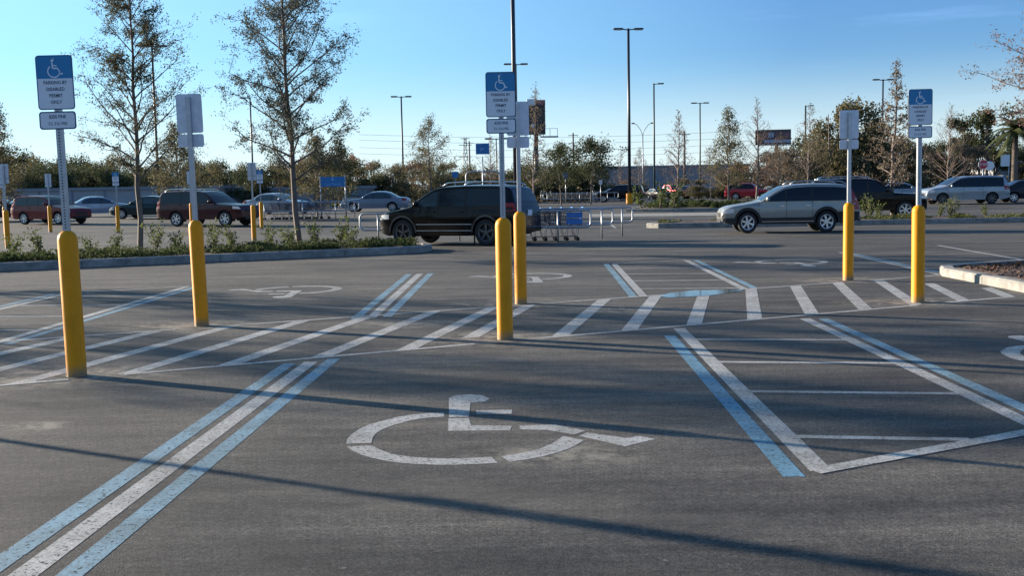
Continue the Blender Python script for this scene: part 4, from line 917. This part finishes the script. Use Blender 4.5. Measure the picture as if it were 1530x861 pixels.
for k in range(8): copy_tree(c1,loc=(at(398,58)[0]+.42*k,59.2,.25),rz=R(2),label='dark nested shopping cart in the left corral behind the second tree',group='nested shopping carts in the left corral')
for k in range(9): copy_tree(c1,loc=(at(825,105)[0]+.5*k,105.5,.38),rz=R(2),label='dark nested shopping cart in the distant corral before the oaks',group='nested shopping carts in the distant corral')
# ------------------------------------------------ buildings
def building(label,name,px0,px1,d,top,depth,wallm,feats=()):
    x0,_=at(px0,d); x1,_=at(px1,d); H=zt(top,(px0+px1)/2,d)-.38; t=thing(name,label,'building',((x0+x1)/2,d,.38))
    b=MB(); b.box(0,depth/2,H/2,x1-x0,depth,H); b.build('wall',wallm,t)
    b=MB(); b.box(0,depth/2,H+.12,x1-x0+.4,depth+.4,.3); b.build('roof',mat('roof_trim',(.22,.24,.27),.7),t)
    for nm,fx,fz,w,h,mm in feats: b=MB(); b.box(fx*(x1-x0)/2,-.06,fz*H,w,.1,h); b.build(nm,mm,t)
    return t
grey=mat('grey_wall',(.22,.25,.29),.8,noise=.12,nscale=.6); pale=mat('pale_wall',(.32,.33,.35),.8,noise=.1,nscale=.6); dw=mat('dark_window',(.03,.04,.05),.2)
building('long grey warehouse behind the lamps right of centre','warehouse',888,1118,215,250,30,grey,[('panel_joint',k/6,.5,.15,5.5,pale) for k in range(-5,6,2)])
building('long low pale wall building behind the left cars','low_building',-60,330,109,285,12,pale,[('panel_joint',k/8,.5,.12,2.6,grey) for k in range(-7,8,2)])
building('low bluish building behind the middle trees','low_building',330,560,112,284,8,grey,[('window',-.5,.5,3,1,dw),('window',.4,.5,3,1,dw)])
building('grey shop building behind the dark sedan at the right edge','shop_building',1484,1580,125,245,14,pale,[('window',-.35,.55,2.0,1.3,dw),('doorway',.35,.35,1.6,2.4,dw),('window',.05,.55,1.0,1.3,dw)])
x,y=at(1498,112); b=MB(); b.box(0,0,3.6,.9,.12,1.2); t=thing('banner_sign','small white banner on a post right of the stop sign','sign',(x,y,.38)); b.build('banner',_m['board_white'],t); b=MB(); b.tube([(.45,.1,0),(.45,.1,4.3)],.05,6); b.build('post',galv,t)
# ------------------------------------------------ trees
def branchy(seed,H,tr,base,wid,nb,lean=.6,leafn=0,leafs=.06,twig=3,prof=None,twl=.55,droop=0,cl=None,sub=5,clump=.10):
    r=random.Random(seed); T=MB(); Lf=MB(); tips=[]
    n=9; P=[]; x=y=0
    for k in range(n+1):
        P.append((x,y,H*k/n)); x+=r.gauss(0,H*.006); y+=r.gauss(0,H*.006)
    T.tube(P,[tr*(1-.93*k/n)+.004 for k in range(n+1)],7,cap=False)
    def trunk(t):
        f=t*n; k=min(n-1,int(f)); a,b_=Vector(P[k]),Vector(P[k+1]); return a+(b_-a)*(f-k)
    prof=prof or (lambda t: math.sin(math.pi*min(1,(t*.9+.12)))**.8)
    for i in range(nb):
        t=base+(1-base)*((i+r.random())/nb); p=trunk(t); tt=(t-base)/(1-base)
        L=wid*prof(tt)*r.uniform(.65,1.15); a=i*2.4+r.uniform(-.5,.5); up=lean+tt*.5+r.uniform(-.15,.15)
        d=Vector((math.cos(a),math.sin(a),up)).normalized(); q=p.copy(); Q=[q.copy()]; m_=6
        for k in range(m_):
            d=(d+Vector((r.gauss(0,.10),r.gauss(0,.10),r.gauss(0,.07)-droop))).normalized(); q=q+d*L/m_; Q.append(q.copy())
        rb=max(.006,tr*.38*(1-tt*.75)); T.tube(Q,[rb*(1-.85*k/m_)+.0025 for k in range(m_+1)],5,cap=False)
        for k in range(sub+2):
            f=r.uniform(.25,1); j=min(m_-1,int(f*m_)); s0=Q[j]+(Q[j+1]-Q[j])*(f*m_-j)
            dd=(d+Vector((r.gauss(0,.75),r.gauss(0,.75),r.gauss(.1,.45)))).normalized(); l2=L*twl*r.uniform(.3,.8); S_=[s0]; 
            for z in range(3): dd=(dd+Vector((r.gauss(0,.22),r.gauss(0,.22),r.gauss(0,.15)-droop))).normalized(); S_.append(S_[-1]+dd*l2/3)
            T.tube(S_,[max(.004,rb*.4),max(.003,rb*.28),.003,.002],3,cap=False,sm=False)
            tips+=[(S_[1],tt),(S_[2],tt),(S_[3],tt)]
            for z in range(twig):
                b0=S_[r.choice((1,2,3))]; d3=(dd+Vector((r.gauss(0,.8),r.gauss(0,.8),r.gauss(0,.6)))).normalized(); l3=l2*r.uniform(.2,.5); e=b0+d3*l3; T.tube([b0,b0+d3*l3*.5+Vector((0,0,.02)),e],[.003,.0025,.0015],3,cap=False,sm=False); tips+=[(e,tt),(b0+d3*l3*.6,tt)]
    for i in range(leafn):
        c,tt=r.choice(tips)
        if r.random()<1.3*max(0,tt-.45): continue
        if cl and r.random()>cl(c,tt,H): continue
        p=c+Vector((r.gauss(0,clump),r.gauss(0,clump),r.gauss(0,clump*.8))); Lf.leaf(p,leafs*r.uniform(.6,1.25),r,asp=.5)
    return T,Lf
def tree(name,label,loc,T,Lf,bm_,lm_,rz=0,group=None):
    t=thing(name,label,'tree',loc,rz,group); T.build('trunk',bm_,t)
    if Lf and Lf.f: Lf.build('crown',lm_,t)
    return t
oak=leafmat('young_oak_leaf',(.05,.055,.032),(.15,.14,.085),.3); oak2=leafmat('sparse_oak_leaf',(.055,.065,.05),(.125,.13,.10),.3)
dark=leafmat('dark_evergreen_leaf',(.035,.045,.022),(.10,.11,.05),.3); olive=leafmat('olive_leaf',(.08,.08,.04),(.19,.16,.085),.35); rust=leafmat('rusty_leaf',(.14,.085,.055),(.26,.16,.11),.35); brown=leafmat('brown_leaf',(.11,.09,.06),(.22,.17,.12),.35)
def pr_oak(t): return max(.12,(1-t)**.75*(.55+.9*min(1,t*3+.35)))
# the two big young trees on the left island
T,Lf=branchy(21,7.9,.075,.22,1.75,44,.75,50000,.030,4,pr_oak,.6,0,lambda c,tt,H:.95 if math.hypot(c.x,c.y)<.70 else .28,7,.06)
x,y=at(208,28.4); tree('young_oak_tree','slender young oak with sparse leaves behind the leftmost signs',(x,y,.1),T,Lf,bark,oak)
T,Lf=branchy(35,9.2,.085,.20,2.15,54,.62,80000,.031,4,lambda t:max(.15,(1-t)**.5*(.7+.6*min(1,t*2.5))),.6,0,lambda c,tt,H:.9 if math.hypot(c.x,c.y)<.6 else .48,7,.065)
x,y=at(447,29.3); tree('young_oak_tree','larger young oak with wide airy crown on the left island',(x,y,.1),T,Lf,bark,oak2)
def addtree(px,d,top,kind,label,seed,wid=None,base=.15,name='young_tree'):
    x,y=at(px,d); H=zt(top,px,d)-gz(x,y)
    W=wid or H*.3
    if kind=='bare': T,Lf=branchy(seed,H,.012*H,.14,W*1.25,52,.7,900,.05,4,lambda t:max(.1,(1-t)**.8),.6,0,None,6,.06); m1,m2=twigm,rust
    elif kind=='rusty': T,Lf=branchy(seed,H,.009*H,.16,W,38,.5,1800,.06,3,lambda t:max(.1,(1-t)**.7),.6,0,None,6,.12); m1,m2=twigm,brown
    elif kind=='cypress': T,Lf=branchy(seed,H,.014*H,.14,W,46,.25,2600,.07,4,lambda t:max(.08,(1-t)**1.0),.55,0,None,6,.10); m1,m2=twigm,brown
    elif kind=='dense': T,Lf=branchy(seed,H,.014*H,base,W,34,.55,5600,.10,2,lambda t:max(.15,math.sin(math.pi*min(1,t*.85+.25))),.6,0,None,5,.22); m1,m2=bark,dark
    else: T,Lf=branchy(seed,H,.012*H,.14,W*1.3,40,.40,7500,.07,3,lambda t:max(.08,(1-t)**.85),.6,0,None,6,.18); m1,m2=bark,olive
    return tree(name,label,(x,y,gz(x,y)),T,Lf,m1,m2,group='young trees on the parking islands')
addtree(8,62,160,'leafy','young tree rising at the very left edge',41,1.3)
addtree(268,64,190,'leafy','olive tree directly behind the second sign back',43,2.0)
addtree(475,62,205,'leafy','young tree just right of the larger left oak',44,1.7)
addtree(508,96,212,'dense','small dark leafed tree right of the larger left oak',45,2.0)
addtree(645,92,180,'leafy','full young tree standing alone left of the middle sign',46,3.0)
addtree(735,96,205,'bare','faint bare tree behind the blue row marker sign',47,1.7)
addtree(798,72,132,'rusty','tall thin tree in front of the edge-on billboard',48,1.5)
addtree(882,92,212,'dense','wide dark oak in front of the warehouse left end',49,2.8,.3)
addtree(838,96,220,'dense','dark round oak right of the edge-on billboard',50,2.8,.2)
addtree(926,130,232,'bare','small bare tree left of the tallest twin lamp',51,1.6)
addtree(953,115,224,'rusty','small rusty tree right of the tallest twin lamp',52,1.8)
addtree(1014,66,168,'bare','bare winter tree on the back island',53,1.5)
addtree(1087,80,165,'leafy','leafy young tree left of the striped billboard',54,1.7)
addtree(1128,80,150,'bare','bare reddish tree in front of the striped billboard',55,2.0)
addtree(1060,110,222,'rusty','rusty low tree behind the twin lamp',56,2.4)
addtree(1160,84,205,'rusty','brown twiggy tree above the silver wagon roof',57,2.4)
addtree(1332,50,98,'cypress','tall bare cypress on the middle island left of the right sign',58,1.7)
addtree(1205,96,160,'rusty','thin brown tree left of the big oak at right',59,2.6)
addtree(1415,95,160,'bare','thin bare tree top right of the right blue sign',60,2.6)
# tree whose branch reaches in at the right edge
x,y=at(1590,38); T,Lf=branchy(61,8.9,.11,.35,3.1,44,.25,12000,.045,4,lambda t:max(.2,(1-t)**.5),.6,.03,None,6,.10)
tree('cypress_tree','reddish cypress whose branches reach in at the top right edge',(x,y,0),T,Lf,twigm,rust)
# street trees further along the same island, beyond the left edge
for k,(u,v,lab) in enumerate(((-5.5,27.4,'young oak beyond the left edge of the photo, nearest on the island'),(-10.5,27.4,'young oak beyond the left edge, second along the island'))):
    x,y=row(u,v); T,Lf=branchy(70+k,7.4+.3*k,.08,.22,1.8,38,.6,14000,.05,3,pr_oak,.6,0,None,5,.12)
    tree('young_oak_tree',lab,(x,y,.1),T,Lf,bark,oak)
# palm
x,y=at(1512,88); t=thing('palm_tree','palm tree with drooping fronds at the right edge','tree',(x,y,.38)); H=5.6
b=MB(); b.tube([(0,0,0),(0,0,H*.5),(0,0,H)],[.28,.24,.22],9); b.build('trunk',bark,t); b=MB(); r=random.Random(5)
for k in range(46):
    a=r.uniform(0,6.28); e=r.uniform(-.5,1.3); L=r.uniform(1.8,2.6); P=[]
    for j in range(8):
        f=j/7; P.append(Vector((L*f*math.cos(a)*math.cos(e*(1-f*.3)),L*f*math.sin(a)*math.cos(e*(1-f*.3)),H+L*f*math.sin(e)-1.3*f*f)))
    b.tube(P,[.03,.028,.025,.02,.016,.012,.008,.005],3,cap=False,sm=False)
    for j in range(1,8):
        for q in range(7):
            f=(j-1+q/7); k0=int(f); pp=P[k0].lerp(P[min(7,k0+1)],f-k0)
            for s in(-1,1):
                sd_=Vector((-math.sin(a)*s,math.cos(a)*s,-.45)); tip=pp+sd_*.42+(P[7]-P[0]).normalized()*.25; n_=(P[7]-P[0]).normalized()*.03
                b.poly([pp-n_,pp+n_,tip])
b.build('fronds',leafmat('palm_frond',(.05,.07,.03),(.13,.14,.06),.2),t)
# background trees: a few built once, then copied
def crown_tree(seed,H,W,m1,n=5200,ls=.15,style='round',trunkc=bark):
    r=random.Random(seed); t=thing('background_tree','x','tree'); T=MB(); T.tube([(0,0,0),(r.gauss(0,.1),r.gauss(0,.1),H*.45),(r.gauss(0,.2),r.gauss(0,.2),H*.85)],[.16,.12,.05],6,cap=False)
    blobs=[]
    for k in range(r.randint(11,16)):
        if style=='pine': z=H*r.uniform(.55,.95); q=W*.42*math.sqrt(r.random()); rr=W*r.uniform(.10,.2)
        else: z=H*r.uniform(.22,.86); q=W*.40*math.sqrt(r.random())*(1-.55*abs(z/H-.45)); rr=W*r.uniform(.13,.24)
        a=r.uniform(0,6.28); blobs.append((q*math.cos(a),q*math.sin(a),z,rr)); T.tube([(0,0,z*.5),(q*.5*math.cos(a),q*.5*math.sin(a),z*.75),(q*math.cos(a),q*math.sin(a),z)],[.06,.04,.015],4,cap=False)
    Lf=MB()
    for i in range(n):
        bx,by,bz,rr=r.choice(blobs); d=Vector((r.gauss(0,1),r.gauss(0,1),r.gauss(0,.75))).normalized()*rr*(r.random()**.4)*r.choice((1,1,1,1.25)); Lf.leaf((bx+d.x,by+d.y,max(.2,bz+d.z)),ls*r.uniform(.5,1.2),r,asp=.6)
    T.build('trunk',trunkc,t); Lf.build('crown',m1,t); return t
PR=[crown_tree(101,8,7,dark),crown_tree(102,8,6.5,dark),crown_tree(103,8,6,olive),crown_tree(104,8,6.5,olive),crown_tree(105,8,5.5,brown,3800),crown_tree(106,8,5,rust,2600),crown_tree(107,8,5.5,dark,3400,.15,'pine')]
tops=[(-40,222),(0,222),(30,220),(60,219),(90,230),(115,226),(150,223),(200,238),(260,240),(300,226),(322,228),(345,240),(370,233),(400,240),(430,236),(470,232),(500,224),(530,225),(560,238),(600,238),(640,232),(680,248),(720,244),(760,240),(800,238),(840,232),(870,228),(900,256),(940,262),(980,264),(1010,262),(1050,250),(1090,240),(1120,232),(1160,226),(1200,205),(1230,196),(1260,195),(1300,192),(1340,196),(1370,205),(1400,212),(1440,198),(1480,215),(1520,212),(1570,200)]
def topat(px):
    return interp(tops,px)
zones=[(-100,95,'dark rounded tree in the wood left of the first sign'),(95,290,'tree in the wood behind the slender left oak'),(290,420,'dark tree in the wood between the second sign and the larger oak'),(420,560,'brownish tree in the tree line above the blue header sign'),(560,690,'tree in the tree line behind the left twin lamp'),(690,800,'tree in the low tree line behind the middle signs'),(800,920,'tree in the clump behind the distant cart corral'),(920,1080,'low scrubby tree in front of the warehouse'),(1080,1190,'brown tree in the tree line below the striped billboard'),(1190,1330,'tall olive tree in the wood behind the silver wagon'),(1330,1400,'tree in the wood behind the right blue sign'),(1400,1700,'tree in the wood behind the silver minivan')]
usedp=set(); r=random.Random(77); px=-60
while px<1640:
    for rowi in range(2):
        if 895<px<1060 and rowi==1: continue
        d=(r.uniform(112,128) if px<905 or px>1045 else r.uniform(165,185)) if rowi==0 else r.uniform(138,160); pp=px+r.uniform(-9,9); tp=topat(pp)+r.uniform(-5,7)+(0 if rowi else 10)
        H=zt(tp,pp,d)-.38
        k=(r.choice((0,1,0,1,2)) if px<400 else r.choice((3,4,2,5,3,1)) if px<700 else r.choice((0,1,2)) if px<910 else r.choice((3,4,5)) if px<1190 else r.choice((2,3,4,3,5,0,2)) if px<1380 else r.choice((0,2,3,6,4)))
        lab=[z[2] for z in zones if z[0]<=pp<z[1]] or [zones[0][2] if pp<0 else zones[-1][2]]
        x,y=at(pp,d)
        s=H/8; args=dict(loc=(x,y,.3),scale=(s*r.uniform(.85,1.1) if s>.8 else .8,)*2+(s,),label=lab[0],group='background trees, '+lab[0])
        if k not in usedp:
            usedp.add(k); o=PR[k]; o.location=args['loc']; o.scale=args['scale']; o['label']=lab[0]; o['group']=args['group']
        else: copy_tree(PR[k],rz=r.uniform(0,6.28),**args)
    px+=24 if not 895<px<1060 else 30
for k,p in enumerate(PR):
    if k not in usedp: p.location=(*at(1500+k*12,130),.3); p['label']='dark pine standing above the wood at the right edge'
for pp,tp,k,s_,lab in((1262,138,3,1.1,'tall broad oak, highest crown left of the bare cypress'),(1290,150,2,1.0,'tall olive oak just left of the bare cypress'),(1238,150,2,.9,'tall oak rising behind the right grey sign back'),(1470,165,6,1.1,'dark tall pine crown near the right edge'),(1437,175,6,1.0,'tall rounded pine crown right of the right blue sign')):
    x,y=at(pp,118); H=zt(tp,pp,118)-.38; copy_tree(PR[k],loc=(x,y,.3),scale=(H/8*.8*s_,H/8*.8*s_,H/8),rz=r.uniform(0,6),label=lab,group='tall background trees at right')
# undergrowth that closes the gaps under the wood
ug=MB(); r=random.Random(9)
for i in range(16000):
    pp=r.uniform(-120,1680)
    if 880<pp<1065: continue
    else: d=r.uniform(118,150)
    x,y=at(pp,d); h=abs(r.gauss(0,1.1)); ug.leaf((x,y,.3+min(h,2.8)),r.uniform(.15,.4),r,asp=.6)
tag(ug.build('undergrowth',leafmat('undergrowth_leaf',(.05,.05,.03),(.15,.12,.075),.25)),kind='stuff')
